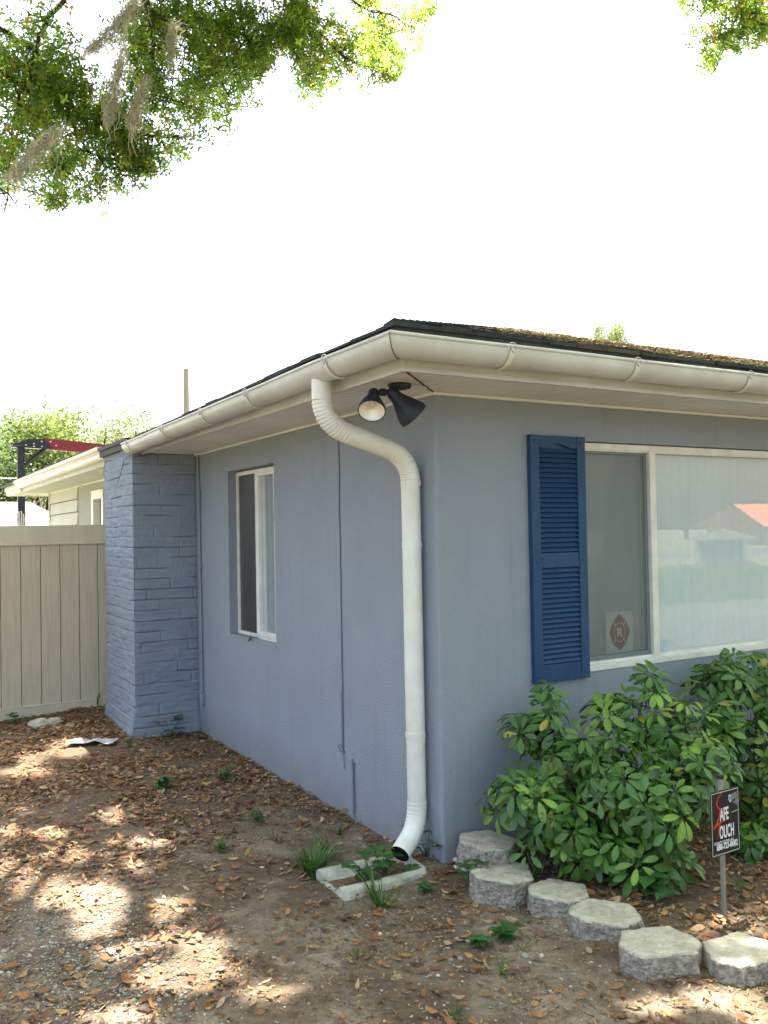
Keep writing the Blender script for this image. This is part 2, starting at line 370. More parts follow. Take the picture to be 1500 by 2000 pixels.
# rounded outside corner
arc=[(CR-CR*math.cos(t),CR-CR*math.sin(t)) for t in np.linspace(0,math.pi/2,7)]
mb.add([(x,y,z) for z in (-.3,H+.02) for x,y in arc],[(i,i+1,i+8,i+7) for i in range(6)])
mb.build('wall',MT['stucco'],house,smooth=False)
mb=MB(); wall_y(mb,0,4.745,8.70,-.3,H+.02,[(7.22,7.72,-.3,2.19)],.16); mb.box(0,.16,3.735,4.745,-.3,H+.02)
o=mb.build('wall',MT['greywall'],house)
mb=MB()
for k in range(12):
    z0=.3+k*.175; X=Matrix.Identity(4)
    mb.add([(-.022,8.70,z0),(-.022,10.78,z0),(-.006,10.78,z0+.175),(-.006,8.70,z0+.175),(.05,8.7,z0),(.05,10.78,z0),(.05,10.78,z0+.175),(.05,8.7,z0+.175)],
           [(0,3,2,1),(0,1,5,4),(0,4,7,3),(1,2,6,5),(3,7,6,2)])
for k in range(12): mb.box(-.0205,-.004,8.702,10.74,.3+k*.175-.010,.3+k*.175-.0008,1)  # dark strips stand in for the shadow line under each lap
mb.box(-.03,.02,10.74,10.80,.0,H)
mb.box(.0,.16,8.70,10.78,-.3,.3); mb.box(.05,8.4,10.62,10.79,-.3,H)
mb.build('siding',[MT['siding'],mat('siding_painted_shadow',(.16,.15,.13),.9)],house)
mb=MB(); mb.box(8.34,8.5,.16,10.6,-.3,H); mb.box(.16,8.3,.16,10.6,H-.02,H+.01); mb.box(.16,8.3,.16,10.6,-.1,.0); mb.box(.2,8.3,3.9,4.0,0,H-.02)
mb.build('room_shell',MT['room'],house)
# rear door surround with door
mb=MB(); mb.box(-.025,.06,7.16,7.25,0,2.28); mb.box(-.025,.06,7.69,7.79,0,2.28); mb.box(-.028,.06,7.25,7.69,2.17,2.28)
d=mb.build('door_frame',MT['white'],house)
mb=MB(); mb.box(.08,.12,7.25,7.69,-.2,2.17); mb.build('door',MT['siding'],d)

# soffit boards
mb=MB(); B=.042; g=.0022
def soffit_front(x1):
    x=-.46
    while x<x1:
        a,b=x+g/2,x+B-g/2; dz=.0012*((int(round((x+.46)/B)))%2)
        t=lambda q: min(0,q)
        if a>-.459 or True: mb.prism([(a,-.462),(b,-.462),(b,t(b)-.004),(a,t(a)-.004)],H+dz,H+.012,0)
        x+=B
def soffit_left(y0,y1):
    y=y0
    while y<y1-.001:
        a,b=y+g/2,min(y+B,y1)-g/2; dz=.0012*((int(round((y+.46)/B)))%2)
        t=lambda q: min(0,q)
        mb.prism([(-.462,a),(t(a)-.004,a),(t(b)-.004,b),(-.462,b)],H+dz,H+.012,0)
        y+=B
soffit_front(8.5); soffit_left(-.46,3.728)
soffit_left(4.75,10.78)
mb.prism([(-.47,10.79),(8.5,10.79),(8.5,11.9),(-.47,11.9)],H+.001,H+.012)
mb.box(-.47,8.5,-.47,11.9,H+.014,H+.02,1)
mb.tube([(-.455,-.455,H-.001),(-.01,-.01,H-.001)],.0035,4,1)
for i in range(26):      # wasp dirt specks in the mitre and panel joints
    q=random.uniform(-.44,-.03); mb.box(q,q+.006,q+.002,q+.010,H-.004,H+.001,1)
mb.build('soffit',[MT['soffit'],MT['gap']],house)
mb=MB(); mb.box(-.016,8.4,-.018,-.0005,H-.014,H-.001); mb.box(-.018,-.0005,-.0005,3.73,H-.014,H-.001); mb.box(-.02,-.001,4.76,10.78,H-.02,H-.001)
mb.build('soffit_trim',MT['soffit'],house)
# fascia
mb=MB()
fz0,fz1=2.392,2.545
mb.bbox(-O,8.6,-O,-O+.02,fz0,fz1,.002)
mb.bbox(-O,-O+.02,-O+.02,3.728,fz0,fz1,.002)
mb.box(-O-.004,8.6,-O-.004,-O-.0002,fz0-.001,fz0+.018); mb.box(-O-.004,-O-.0002,-O,3.72,fz0-.001,fz0+.018)
mb.bbox(-O,-O+.02,4.76,11.9,fz0,fz1,.002); mb.bbox(-O+.02,8.6,11.9,11.92,fz0,fz1,.002)
mb.build('fascia',MT['gutter'],house)
# roof
ze=2.560; SL=.30; EV=.575
mb=MB()
def roofz(d): return ze+SL*(d+EV)
RY=3.3; XR=9.0; YR=12.0
deck=[(-EV,-EV),(XR,-EV),(XR,RY),(RY,RY)]
def drop(x,y): return .0145*max(0,min(y,3.76,3.76*(5.6-y)/1.4))*max(0,1-(x+EV)/3.8)*max(0,min(1,(y-x)/1.2))
def rv(x,y,dz=0): return (x,y,roofz(min(x,y,RY))+dz-drop(x,y))
t=.034
def slab(poly,dz0,dz1,mi):
    n=len(poly); mb.add([rv(x,y,dz0) for x,y in poly]+[rv(x,y,dz1) for x,y in poly],[tuple(range(n))[::-1],tuple(range(n,2*n))]+[(i,(i+1)%n,n+(i+1)%n,n+i) for i in range(n)],mi,(.03,.03,.04))
slab([(-EV,-EV),(XR,-EV),(XR,RY),(RY,RY)],-t-.004,-.004,1)
slab([(-EV,-EV),(RY,RY),(RY,4.2),(-EV,4.2)],-t-.004,-.004,1); slab([(-EV,4.202),(RY,4.202),(RY,5.6),(-EV,5.6)],-t-.004,-.004,1); slab([(-EV,5.602),(RY,5.602),(RY,YR),(-EV,YR)],-t-.004,-.004,1)
mb.add([rv(RY,RY,-.005),(XR,RY,roofz(RY)-.005),(XR,8,2.4),(RY+4.6,8,2.4),(RY+4.6,YR,2.4),(RY,YR,roofz(RY)-.005)],[(0,1,2,3),(0,3,4,5)],0,(.05,.05,.055))
EX=.14; nrm=Vector((0,-SL,1)).normalized()
for side in (0,1):
    for i in range(28):
        d0=-EV-.012+i*EX/1.044
        s=d0-.02; end=XR if side==0 else YR
        while s<min(end, 8.8 if side==0 else 9.5):
            wd=random.uniform(.14,.32); e=s+wd-.004
            h0=.012+random.uniform(-.003,.006); dd=d0+random.uniform(-.010,.010)
            if i==0: dd=d0+random.uniform(-.012,.006)
            d1=dd+EX*1.15
            a=max(s,dd); bb=max(e,dd+.01); a1=max(s,d1); b1=max(e,d1)
            k=random.uniform(.6,1.5); c=(.032*k,.032*k,.040*k) if random.random()<.8 else (.06*k,.052*k,.045*k)
            def q(sv,dv,hz): 
                z=roofz(dv)+hz-(drop(dv,sv) if side else 0)
                return (sv,dv,z) if side==0 else (dv,sv,z)
            vs=[q(a,dd,h0),q(bb,dd,h0+random.uniform(-.002,.003)),q(b1,d1,.003),q(a1,d1,.003),q(a,dd,-.003),q(bb,dd,-.003)]
            fs=[(0,1,2,3),(4,5,1,0),(4,0,3),(1,5,2)]
            if side: fs=[f[::-1] for f in fs]
            mb.add(vs,fs,0,c); s+=wd
# hip caps
for i in range(38):
    u=-EV-.01+i*.105
    if u>RY-.05: break
    for sg in (0,1):
        p=lambda a,b,hz: ((a,b) if sg==0 else (b,a))+(roofz(min(a,b))+hz,)
        k=random.uniform(.6,1.4)
        mb.add([p(u,u,.030),p(u+.09,u,.020),p(u+.24,u+.15,.012),p(u+.15,u+.15,.020),p(u+.09,u,.004),p(u,u,.010)],[(0,1,2,3),(5,4,1,0)] if sg==0 else [(3,2,1,0),(0,1,4,5)],0,(.03*k,.03*k,.04*k))
roof=mb.build('roof',[MT['shingle'],MT['drip']],house)

# half-round gutter
GC=.5625; GR=.0765; LZ=2.507; GD=.080
def gprof(off=0):
    pts=[(GC-GR-.0+ -off, LZ+.012)]
    for k in range(15):
        a=math.pi*k/14
        pts.append((GC-math.cos(a)*(GR+off), LZ-math.sin(a)*(GD+off)))
    return pts
def run(side,o,s,z):
    return (s,-o,z) if side==0 else (-o,s,z-.0105*max(0,s))
def gutter(side,end,name='gutter'):
    g1=MB(); pr=gprof(); n=len(pr)
    inner=[(o+(.0022 if o<GC else -.0022)*(abs(o-GC)>.02),z+.002) for o,z in pr]
    svals=list(np.linspace(0,1,26)); vs=[]
    for t_ in svals:
        for o,z in pr+inner[::-1]:
            s=-o+(end+o)*t_; wob=.0012*math.sin(s*5+side)
            vs.append(run(side,o,s,z+wob))
    m=2*n; fs=[(i*m+k,i*m+(k+1)%m,(i+1)*m+(k+1)%m,(i+1)*m+k) for i in range(25) for k in range(m)]
    if side==0: fs=[f[::-1] for f in fs]
    g1.add(vs,fs)
    lip=[run(side,GC+GR,-(GC+GR)+(end+GC+GR)*t_,LZ+.004+.0012*math.sin(5*(-(GC+GR)+(end+GC+GR)*t_)+side)) for t_ in svals]
    g1.tube(lip,.0085,8)
    # end cap
    cap=[run(side,o,end,z) for o,z in pr]; cap2=[run(side,o,end+.004,z) for o,z in pr]
    g1.add(cap+cap2,[tuple(range(n)),tuple(range(n,2*n))[::-1]]+[(i,(i+1)%n,n+(i+1)%n,n+i) for i in range(n)])
    ob=g1.build(name,MT['gutter'],house,smooth=True)
    return ob
gf=gutter(0,8.5); gl=gutter(1,3.74)
# mitre seam bead
mb=MB(); mb.tube([(-o-.0035*(o-GC)/GR,-o-.0035*(o-GC)/GR,z-.0012*(LZ-z)/GD) for o,z in gprof(.001)[1:]],.0022,5); mb.build('mitre_seam',MT['gap'],gf)
def hanger(side,s,par):
    h=MB(); pts=[]
    for k in range(16):
        a=math.pi*(.02+.93*k/15); pts.append((GC+math.cos(a)*(GR+.006),LZ-math.sin(a)*(GD+.006)))
    pts.append((O+.002,LZ-.03))
    wd=.013
    vs=[]
    for o,z in pts:
        for ds in (-wd,wd):
            for ex in (0,.003):
                oo=o+(o-GC)*ex/GR; zz=z-(LZ-z)*ex/GD*.8
                p=run(side,oo,s+ds*(.35 if z>LZ-.02 and o>GC else 1),zz); vs.append(p)
    fs=[]
    for i in range(len(pts)-1):
        a=i*4;b=a+4
        fs+=[(a,b,b+2,a+2),(a+1,a+3,b+3,b+1),(a,a+1,b+1,b),(a+2,b+2,b+3,a+3)]
    h.add(vs,fs)
    # wire loop over the lip
    lp=[]
    for k in range(17):
        a=math.pi*k/16*1.1-.15
        lp.append(run(side,GC+GR+.008+.004*math.sin(a*2),s+.024*math.cos(a),LZ-.018+.036*abs(math.sin(a))))
    h.tube(lp,.0020,5)
    h.tube([run(side,GC+GR+.008,s-.008,LZ-.012),run(side,GC+GR+.009,s+.004,LZ-.026)],.003,5,1)
    return h.build('gutter_hanger',[MT['white'],MT['steel']],par,smooth=True)
for s in (-.012,.765,1.611,2.45,3.3): hanger(0,s,gf)
for s in (-.055,.936,1.708,2.577,3.55): hanger(1,s,gl)
# ogee gutter on the rear run
mb=MB(); pr=[(0,.10),(0,0),(.07,0),(.085,.018),(.09,.04),(.105,.06),(.125,.072),(.128,.10),(.122,.10),(.118,.078),(.09,.05),(.07,.006),(.006,.006),(.006,.10)]
vs=[(-O-.003-o,y,2.435+z*1.15) for y in (4.80,10.35) for o,z in pr]; n=len(pr)
mb.add(vs,[(k,(k+1)%n,n+(k+1)%n,n+k) for k in range(n)])
capo=[(-O-.003-o,4.799,2.435+z*1.15) for o,z in pr[:8]]; mb.add(capo,[tuple(range(8))])
mb.add([(x,10.352,z) for x,y,z in capo],[tuple(range(8))[::-1]])
mb.box(-O-.05,-O-.002,10.36,11.95,2.46,2.56); mb.box(-O-.025,-O-.001,10.36,11.95,2.40,2.46)
mb.build('ogee_gutter',MT['white'],house)
# ---------------- chimney stack of painted slump brick, flush with the eave
def chim_face(P0,U,Wd,N,z0,z1,seed,nu,nz_):
    V=[];rows=0;CH=.089
    rs=random.Random(seed); joints={}; pres={}
    for j in range(nz_+1):
        z=z0+(z1-z0)*j/nz_
        for i in range(nu+1):
            u=Wd*i/nu
            zz=z+.012*noise.noise(Vector((u*2.2+seed*9,z*2,0)))+.003*noise.noise(Vector((u*14,z*9,seed)))
            row=math.floor(zz/CH); fr=(zz/CH-row)
            key=row
            if key not in joints: joints[key]=rs.uniform(0,.42)
            dist=min(fr,1-fr)*CH
            jr=row if fr<.5 else row+1
            pr_=noise.noise(Vector((u*3.4,jr*7.7+seed,5)))+.05+.3*noise.noise(Vector((u*9,jr*3.3,seed)))
            dep=-.016*max(0,min(1,pr_*3.2))*math.exp(-(dist/.0030)**2)-.0022*math.exp(-(dist/.008)**2)
            uu=(u+joints[key])%.41; dv=min(uu,.41-uu)
            pv=noise.noise(Vector((row*3.1,joints[key]*9+math.floor((u+joints[key])/.41)*2.3,seed)))
            dep+=-.011*max(0,min(1,.35+pv*2.4))*math.exp(-(dv/.0045)**2)-.0012*math.exp(-(dv/.008)**2)
            dep+=.0045*noise.noise(Vector((u*7,z*22,seed)))+.0025*noise.noise(Vector((u*30,z*30,seed)))+.004*noise.noise(Vector((row*5.3,math.floor((u+joints[key])/.41)*3,seed)))
            e=min(u,Wd-u); dep-= .006*math.exp(-e/.010)
            flare=.05*max(0,(.42-z)/.42)**1.5*max(0,min(1,.6+u/Wd*.4))
            p=Vector(P0)+Vector(U)*u+Vector(N)*(dep+flare); V.append((p.x,p.y,z))
    Fq=[(j*(nu+1)+i,j*(nu+1)+i+1,(j+1)*(nu+1)+i+1,(j+1)*(nu+1)+i) for j in range(nz_) for i in range(nu)]
    return V,Fq
V1,F1=chim_face((-.552,3.731,0),(1,0,0),.552,(0,-1,0),-.1,2.52,1,110,840)
V2,F2=chim_face((-.552,4.744,0),(0,-1,0),1.013,(-1,0,0),-.1,2.52,2,160,840)
# weld the two faces at their shared vertical edge
for j in range(841):
    a=V1[j*111]; b=V2[j*161+160]; p=((a[0]+b[0])/2,(a[1]+b[1])/2,a[2]); p=(min(a[0],b[0])+.002,min(a[1],b[1])+.002,a[2]); V1[j*111]=p; V2[j*161+160]=p
n1=len(V1); V=V1+V2; Fq=F1+[tuple(i+n1 for i in f) for f in F2]
npmesh('chimney',V,Fq,MT['brickpaint'],parent=house,smooth=True)
mb=MB(); mb.box(-.53,0,3.76,4.72,-.1,2.5); mb.box(-.55,0,4.72,4.745,-.1,2.5); mb.build('chimney_core',MT['brickpaint'],house)
mb=MB(); mb.bbox(-.585,-.47,3.75,4.79,2.445,2.53,.003); mb.box(-.600,-.586,3.755,4.785,2.50,2.53)
mb.build('chimney_flashing',MT['drip'],house)
# ---------------- downspout
def bez(p0,p1,p2,n): 
    return [tuple((1-t)**2*a+2*t*(1-t)*b+t*t*c for a,b,c in zip(p0,p1,p2)) for t in np.linspace(0,1,n)]
y0=.14
def corr(pts,mb,r=.0495,n=24,amp=.035,freq=1):
    def mk(i):
        ph=i*freq
        return lambda an: r*(1-amp*(.5+.5*math.sin(ph*math.pi))**4*(.45+.55*math.cos(an*1.0+math.pi)**2)*(.7+.6*noise.noise(Vector((ph*.6,an,2)))))
    mb.tube(pts,[mk(i) for i in range(len(pts))],n,0,False,ref=(1,0,0))
A0=(-GC,y0,2.445); A1=(-GC-.004,y0,2.315)
e1=bez((-GC,y0,2.345),(-GC+.005,y0,2.225),(-.415,y0,2.185),150)
e2=bez((-.185,y0,2.115),(-.065,y0,2.075),(-.062,y0,1.945),140)
e3=bez((-.060,y0,.335),(-.058,y0,.190),(-.148,y0-.040,.142),110)
ds=MB(); ds.tube([A0,e1[0]],.0500,24,0,False,ref=(1,0,0)); ds.tube([e1[-1],e2[0]],.0500,24,0,False)
ds.tube([(-.062,y0,1.955),(-.061,y0,1.1),(-.060,y0,.62)],.0495,28,0,False); ds.tube([(-.060,y0,.66),(-.060,y0,.33)],.0485,28,0,False)
dspt=ds.build('downspout',MT['spout'],house,smooth=True)
for pts,fr in ((e1,.19),(e2,.19),(e3,.19)):
    em=MB(); corr(pts,em,.0510,28,.085 if pts is not e3 else .04,fr)
    if pts is e3:
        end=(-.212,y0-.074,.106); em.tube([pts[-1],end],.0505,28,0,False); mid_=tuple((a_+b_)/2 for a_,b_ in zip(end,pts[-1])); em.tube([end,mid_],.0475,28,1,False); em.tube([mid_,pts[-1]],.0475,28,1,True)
        d_=(Vector(end)-Vector(pts[-1])).normalized()
        em.tube([Vector(end)-d_*.002,Vector(end)+d_*.002],.0515,28,0,False)
    em.build('elbow',[MT['spout'],MT['inside']],dspt,smooth=True)
for z in (1.63,.66,1.945):
    b=MB(); b.tube([(-.061,y0,z+.014),(-.061,y0,z-.014)],.0525,28,0,True); 
    b.build('joint_band',MT['spout'],dspt,smooth=True)
# ---------------- wall cables and conduit
def wob(p0,p1,n,a,seed,ax=1):
    out=[]
    for i in range(n):
        t_=i/(n-1); p=[p0[k]+(p1[k]-p0[k])*t_ for k in range(3)]
        p[ax]+=a*noise.noise(Vector((t_*9,seed,0))); out.append(tuple(p))
    return out
mb=MB(); mb.tube(wob((-.005,1.040,2.40),(-.005,1.046,.37),60,.010,1),.0042,6)
mb.tube(wob((-.005,1.056,.74),(-.005,1.058,.40),20,.004,4),.003,5)
for k in range(1): mb.tube([(-.008-.006*math.sin(a*3),1.075+.025*math.cos(a),.395+.022*math.sin(a)) for a in np.linspace(0,6.3,24)],.0025,5)
mb.tube(wob((-.006,1.05,.38),(-.006,1.03,.28),12,.03,8),.0025,5); mb.box(-.014,-.001,1.030,1.064,.372,.384)
mb.build('cable',MT['paintwire'],house,smooth=True)
mb=MB(); mb.tube([(-.006,.935,.36),(-.006,.93,.015)],.007,6); mb.box(-.012,-.001,.913,.922,.05,.34,1)
for z in (.33,.20,.09): mb.box(-.014,-.001,.920,.948,z,z+.012)
mb.build('ground_conduit',[MT['cond'],MT['paintwire']],house)
mb=MB(); mb.tube([(-.014,3.640,2.40),(-.014,3.622,2.06),(-.014,3.612,1.2),(-.014,3.600,.33)],.0085,10)
for z in (2.06,1.42,.72): mb.bbox(-.026,-.001,3.592,3.640,z-.012,z+.012,.003)
mb.bbox(-.035,-.001,3.568,3.630,.25,.345,.006); mb.build('conduit',MT['cond'],house,smooth=True)
mb=MB()
for k,pts in enumerate([[(232,868),(240,885),(262,893),(300,885),(292,868),(268,880),(244,897),(238,915),(222,922),(208,912)],[(300,884),(262,893),(243,898),(236,925),(226,948),(212,946),(203,925),(206,898)]]):
    P=[plane(a,b,0,-.575-.01*k) if a<262 else plane(a,b,1,3.70) for a,b in pts]
    # smooth chain
    Q=[]
    for i in range(len(P)-1):
        p0=P[max(i-1,0)];p1=P[i];p2=P[i+1];p3=P[min(i+2,len(P)-1)]
        for t_ in np.linspace(0,1,7)[:-1]:
            Q.append(.5*((2*p1)+(p2-p0)*t_+(2*p0-5*p1+4*p2-p3)*t_**2+(3*p1-3*p2+p3-p0)*t_**3))
    mb.tube(Q,.0032,5)
mb.build('loose_wire',MT['paintwire'],house,smooth=True)
# ---------------- big front window
def ring(mb,plan,x0,x1,z0,z1,y0,y1,w_,mi=0):      # rectangular frame ring in an XZ (plan 0) or YZ (plan 1) plane
    def bx(a,b,c,d,e0=0):
        if plan==0: mb.bbox(a,b,y0+e0,y1,c,d,.0015,mi)
        else: mb.bbox(y0+e0,y1,a,b,c,d,.0015,mi)
    bx(x0,x1,z1-w_,z1); bx(x0,x1,z0,z0+w_); bx(x0,x0+w_,z0+w_,z1-w_,.002); bx(x1-w_,x1,z0+w_,z1-w_,.002)
def vane(x,y,wd,ang,z0,z1,mb,curve=.006,mi=0,plan=0):
    n=5; vs=[]
    for z in (z0,z1):
        for k in range(n):
            u=-wd/2+wd*k/(n-1); c=curve*(1-(2*k/(n-1)-1)**2)
            dx=u*math.cos(ang)-c*math.sin(ang); dy=u*math.sin(ang)+c*math.cos(ang)
            vs.append((x+dx,y+dy,z) if plan==0 else (y+dy,x+dx,z))
    mb.add(vs,[(k,k+1,n+k+1,n+k) for k in range(n-1)],mi)
mb=MB(); ring(mb,0,1.0,3.55,.905,2.185,.028,.10,.036)
mb.bbox(1.553,1.603,.020,.10,.936,2.150,.002)           # mullion
mb.bbox(1.0,3.55,-.006,.034,.893,.925,.003)             # sill nose
mb.bbox(1.0,3.55,.036,.06,2.14,2.150,.001)
win=mb.build('window',MT['frame'],house)
mb=MB(); mb.box(1.603,3.51,.066,.071,.94,2.15); mb.build('pane',MT['glass'],win)
mb=MB(); mb.box(1.036,1.553,.076,.081,.94,2.15); mb.build('pane',MT['glass'],win)
mb=MB(); ring(mb,0,1.037,1.552,.942,2.148,.044,.058,.022,0); mb.build('screen_frame',MT['signgrey'],win)
mb=MB(); mb.add([(1.058,.050,.964),(1.531,.050,.964),(1.531,.050,2.127),(1.058,.050,2.127)],[(0,1,2,3)]); mb.build('insect_screen',MT['screen'],win)
mb=MB(); x=1.64; k=0
while x<3.5:
    vane(x,.135+random.uniform(-.003,.003),.089,rad(-20+random.uniform(-6,6)),.915,2.14,mb,curve=.010); x+=.079
mb.box(1.61,3.5,.17,.23,2.125,2.16)
mb.build('vertical_blinds',MT['blind'],win,smooth=True)
mb=MB(); x=1.06
while x<1.56: vane(x,.15+random.uniform(-.004,.004),.089,rad(-14+random.uniform(-4,4)),.915,2.14,mb); x+=.079
mb.build('vertical_blinds',MT['dblind'],win,smooth=True)
# round-cornered decal with a red firefighter cross and the letter R
mb=MB(); cx,cz,hw,hh=1.325,1.085,.108,.120
pl_=[(cx+sx*(hw-.012)+.012*math.cos(a),cz+sz*(hh-.012)+.012*math.sin(a)) for sx,sz,a0 in ((1,-1,-90),(1,1,0),(-1,1,90),(-1,-1,180)) for a in [rad(a0+q) for q in (0,30,60,90)]]
mb.prism(pl_,.0722,.0742,0,axis=1)
def lobe(phi):
    # one curved petal of the cross pointing in direction phi
    sh=[]; n=9
    tips=[(-.56,.42),(-.50,.66),(-.30,.86),(0,.99),(.30,.86),(.50,.66),(.56,.42)]
    inner=[(.30,.36),(.12,.47),(-.12,.47),(-.30,.36)]
    return tips+inner
for q in range(4):
    ph=q*math.pi/2; pts=[]
    for a,b in [(-.60,.66),(-.46,.72),(-.22,.86),(0,1.0),(.22,.86),(.46,.72),(.60,.66),(.36,.43),(.20,.51),(0,.55),(-.20,.51),(-.36,.43)]:
        x_=a*math.cos(ph)-b*math.sin(ph); z_=a*math.sin(ph)+b*math.cos(ph); pts.append((cx+x_*.084,cz+z_*.107))
    mb.prism(pts,.0708,.0722,1,axis=1)
mb.prism([(cx+.041*math.cos(a),cz+.053*math.sin(a)) for a in np.linspace(0,2*math.pi,29)[:-1]],.0708,.0722,1,axis=1)
text(mb,'R',.072,frameX((cx-.024,.0702,cz-.025),(1,0,0),(0,-1,0)),0,1.0,.0022)
mb.build('decal',[MT['decalwhite'],MT['decalred']],win)
# ---------------- side window
mb=MB(); ring(mb,1,2.04,2.955,.91,2.192,.066,.12,.030)
mb.bbox(.060,.12,2.480,2.545,.94,2.162,.002); mb.bbox(.060,.082,2.04,2.49,.938,.972,.002); mb.bbox(.060,.082,2.04,2.49,2.135,2.165,.002)
mb.bbox(-.004,.066,2.04,2.955,.902,.913,.001,1)
w2=mb.build('window',[MT['frame'],MT['stucco']],house)
mb=MB(); mb.box(.085,.090,2.07,2.48,.95,2.16); mb.build('pane',MT['glass'],w2)
mb=MB(); mb.box(.100,.105,2.545,2.93,.94,2.16); mb.build('pane',MT['dglass'],w2)
mb=MB(); mb.add([(.082,2.547,.942),(.082,2.925,.942),(.082,2.925,2.16),(.082,2.547,2.16)],[(0,1,2,3)]); mb.build('insect_screen',glass_mat('dark_screen',(.45,.45,.46),.25,(.05,.055,.06),.4),w2)
mb=MB(); y=2.08
while y<2.48: vane(y,.165+random.uniform(-.004,.004),.089,rad(random.uniform(-8,14)),.95,2.15,mb,plan=1); y+=.082
mb.build('vertical_blinds',MT['blind'],w2,smooth=True)
mb=MB(); y=2.56
while y<2.93: vane(y,.185,.089,rad(25+random.uniform(-20,25)),.95,2.15,mb,plan=1); y+=.10
mb.build('vertical_blinds',MT['dblind'],w2,smooth=True)
mb=MB(); mb.tube([(.02,2.56,.918),(-.01,2.50,.922),(-.045,2.46,.905)],[.004,.010,.003],6); mb.tube([(.05,2.50,.92),(.03,2.95,.922)],.003,5)
tag(mb.build('twig',MT['stem'],None,True),'dark broken twig lying on the sill of the narrow side window','twig')
# ---------------- shutter
sh=MB(); X0,X1,Z0,Z1=.593,.987,.870,2.207; YF=-.034
sw=.060
sh.bbox(X0,X0+sw,YF,-.002,Z0,Z1,.003); sh.bbox(X1-sw,X1,YF,-.002,Z0,Z1,.003)
zm=1.527
sh.bbox(X0+sw,X1-sw,YF+.004,-.002,zm-.040,zm+.040,.002); sh.bbox(X0+sw,X1-sw,YF+.004,-.002,Z0+.0,Z0+.095,.002)
# arched top rail
xa,xb=X0+sw,X1-sw; arch=[(xa,Z1-.001),(xa,Z1-.062)]
for k in range(13):
    u=k/12; 
    s_=0 if u<.15 or u>.85 else math.sin((u-.15)/.7*math.pi)**1.2
    arch.append((xa+(xb-xa)*u,Z1-.066+.024*s_))
arch+= [(xb,Z1-.062),(xb,Z1-.001)]
sh.prism(arch,YF+.004,-.002,0,axis=1)
sh.box(xa,xb,-.010,-.002,Z0+.09,Z1-.02,1)
shut=sh.build('shutter',[MT['blue'],mat('shutter_recess',(.015,.04,.115),.6)],house)
lv=MB()
def louvres(za,zb,n):
    for k in range(n):
        z=za+(zb-za)*k/n; h=(zb-za)/n
        lv.add([(xa,-.031,z+.004),(xb,-.031,z+.004),(xb,-.014,z+h-.001),(xa,-.014,z+h-.001),(xa,-.011,z+.001),(xb,-.011,z+.001)],[(0,1,2,3),(4,5,1,0)])
louvres(Z0+.097,zm-.042,19); louvres(zm+.042,Z1-.068,21)
lv.build('louvres',MT['blue'],shut)
for x_ in (X0+.03,X1-.03):
    for z_ in (Z1-.035,zm-.005,Z0+.035):
        sc=MB(); sc.lathe([(0,-.004),(.006,-.003),(.0085,0),(.0085,.003)],axisX((x_,YF-.001,z_),(0,1,0)),12); sc.build('screw_cap',MT['blue'],shut,smooth=True)
# ------------------------------------------------------------------ flood light under the eave
fl=empty('flood_light',(-.29,-.14,H),'black twin-head flood light screwed under the white eave near the wall corner','flood light')
mb=MB(); mb.lathe([(0,0),(.055,0),(.058,-.006),(.052,-.020),(.03,-.026),(0,-.027)],Matrix.Translation((-.29,-.14,H-.001)),28)
sub(fl,mb.build('mounting_plate',MT['navy'],None,True))
def head(neck,direc,mouth_mat,arm_from,sc=1.0):
    n_=Vector(neck); d=Vector(direc).normalized(); X=axisX(n_,d)@Matrix.Scale(sc,4)
    hb=MB()
    hb.lathe([(0,-.002),(.020,0),(.026,.010),(.027,.040),(.030,.044),(.031,.050),(.034,.058),(.050,.092),(.059,.112),(.063,.122),(.0645,.142),(.0615,.143),(.0605,.126),(.050,.110),(.0,.070)],X,32)
    for k in range(8):     # cooling ribs
        a=k*math.pi/4; c=Vector((math.cos(a),math.sin(a),0)); hb.tube([X@(c*.031+Vector((0,0,.05))),X@(c*.058+Vector((0,0,.110)))],.0022,4)
    h=sub(fl,hb.build('lamp_head',MT['navy'],None,True))
    lb=MB(); lb.lathe([(.060,.141),(.058,.138),(.050,.122),(.036,.106),(.020,.096),(.012,.094),(.0,.094)],X,32,0)
    lb.lathe([(0,.112),(.010,.110),(.014,.104),(.015,.096)],X,16,0)
    lo=lb.build('reflector',MT['reflector'],None,True); lo.parent=h
    gb=MB(); gb.lathe([(.0602,.1405),(.045,.146),(.02,.149),(0,.1495)],X,32); go=gb.build('lens',MT['lampglass'],None,True); go.parent=h
    ab=MB(); m_=(Vector(arm_from)+n_)/2+Vector((0,0,-.004)); ab.tube([arm_from,m_,n_+d*.012],[.013,.011,.012],12); ab.lathe([(0,-.016),(.017,-.016),(.017,.016),(0,.016)],axisX(m_,(XW.x,XW.y,XW.z)),14)
    for q in (-.012,-.004,.004,.012): ab.tube([m_+XW*q+UP*.018,m_+XW*q-UP*.018],.003,5)
    ao=sub(fl,ab.build('swivel_arm',MT['navy'],None,True))
hd=lambda r,u,f: R_*r+UP*u+FW*f
fwd0=FW
L1=at(726,803,4.02); d1=hd(-.08,-.74,-.67).normalized(); head(L1-d1*.142,d1,None,at(765,765,4.13))
L2=at(808,812,4.12); d2=hd(.66,-.70,.22).normalized(); head(L2-d2*.162,d2,None,at(772,762,4.14),1.16)
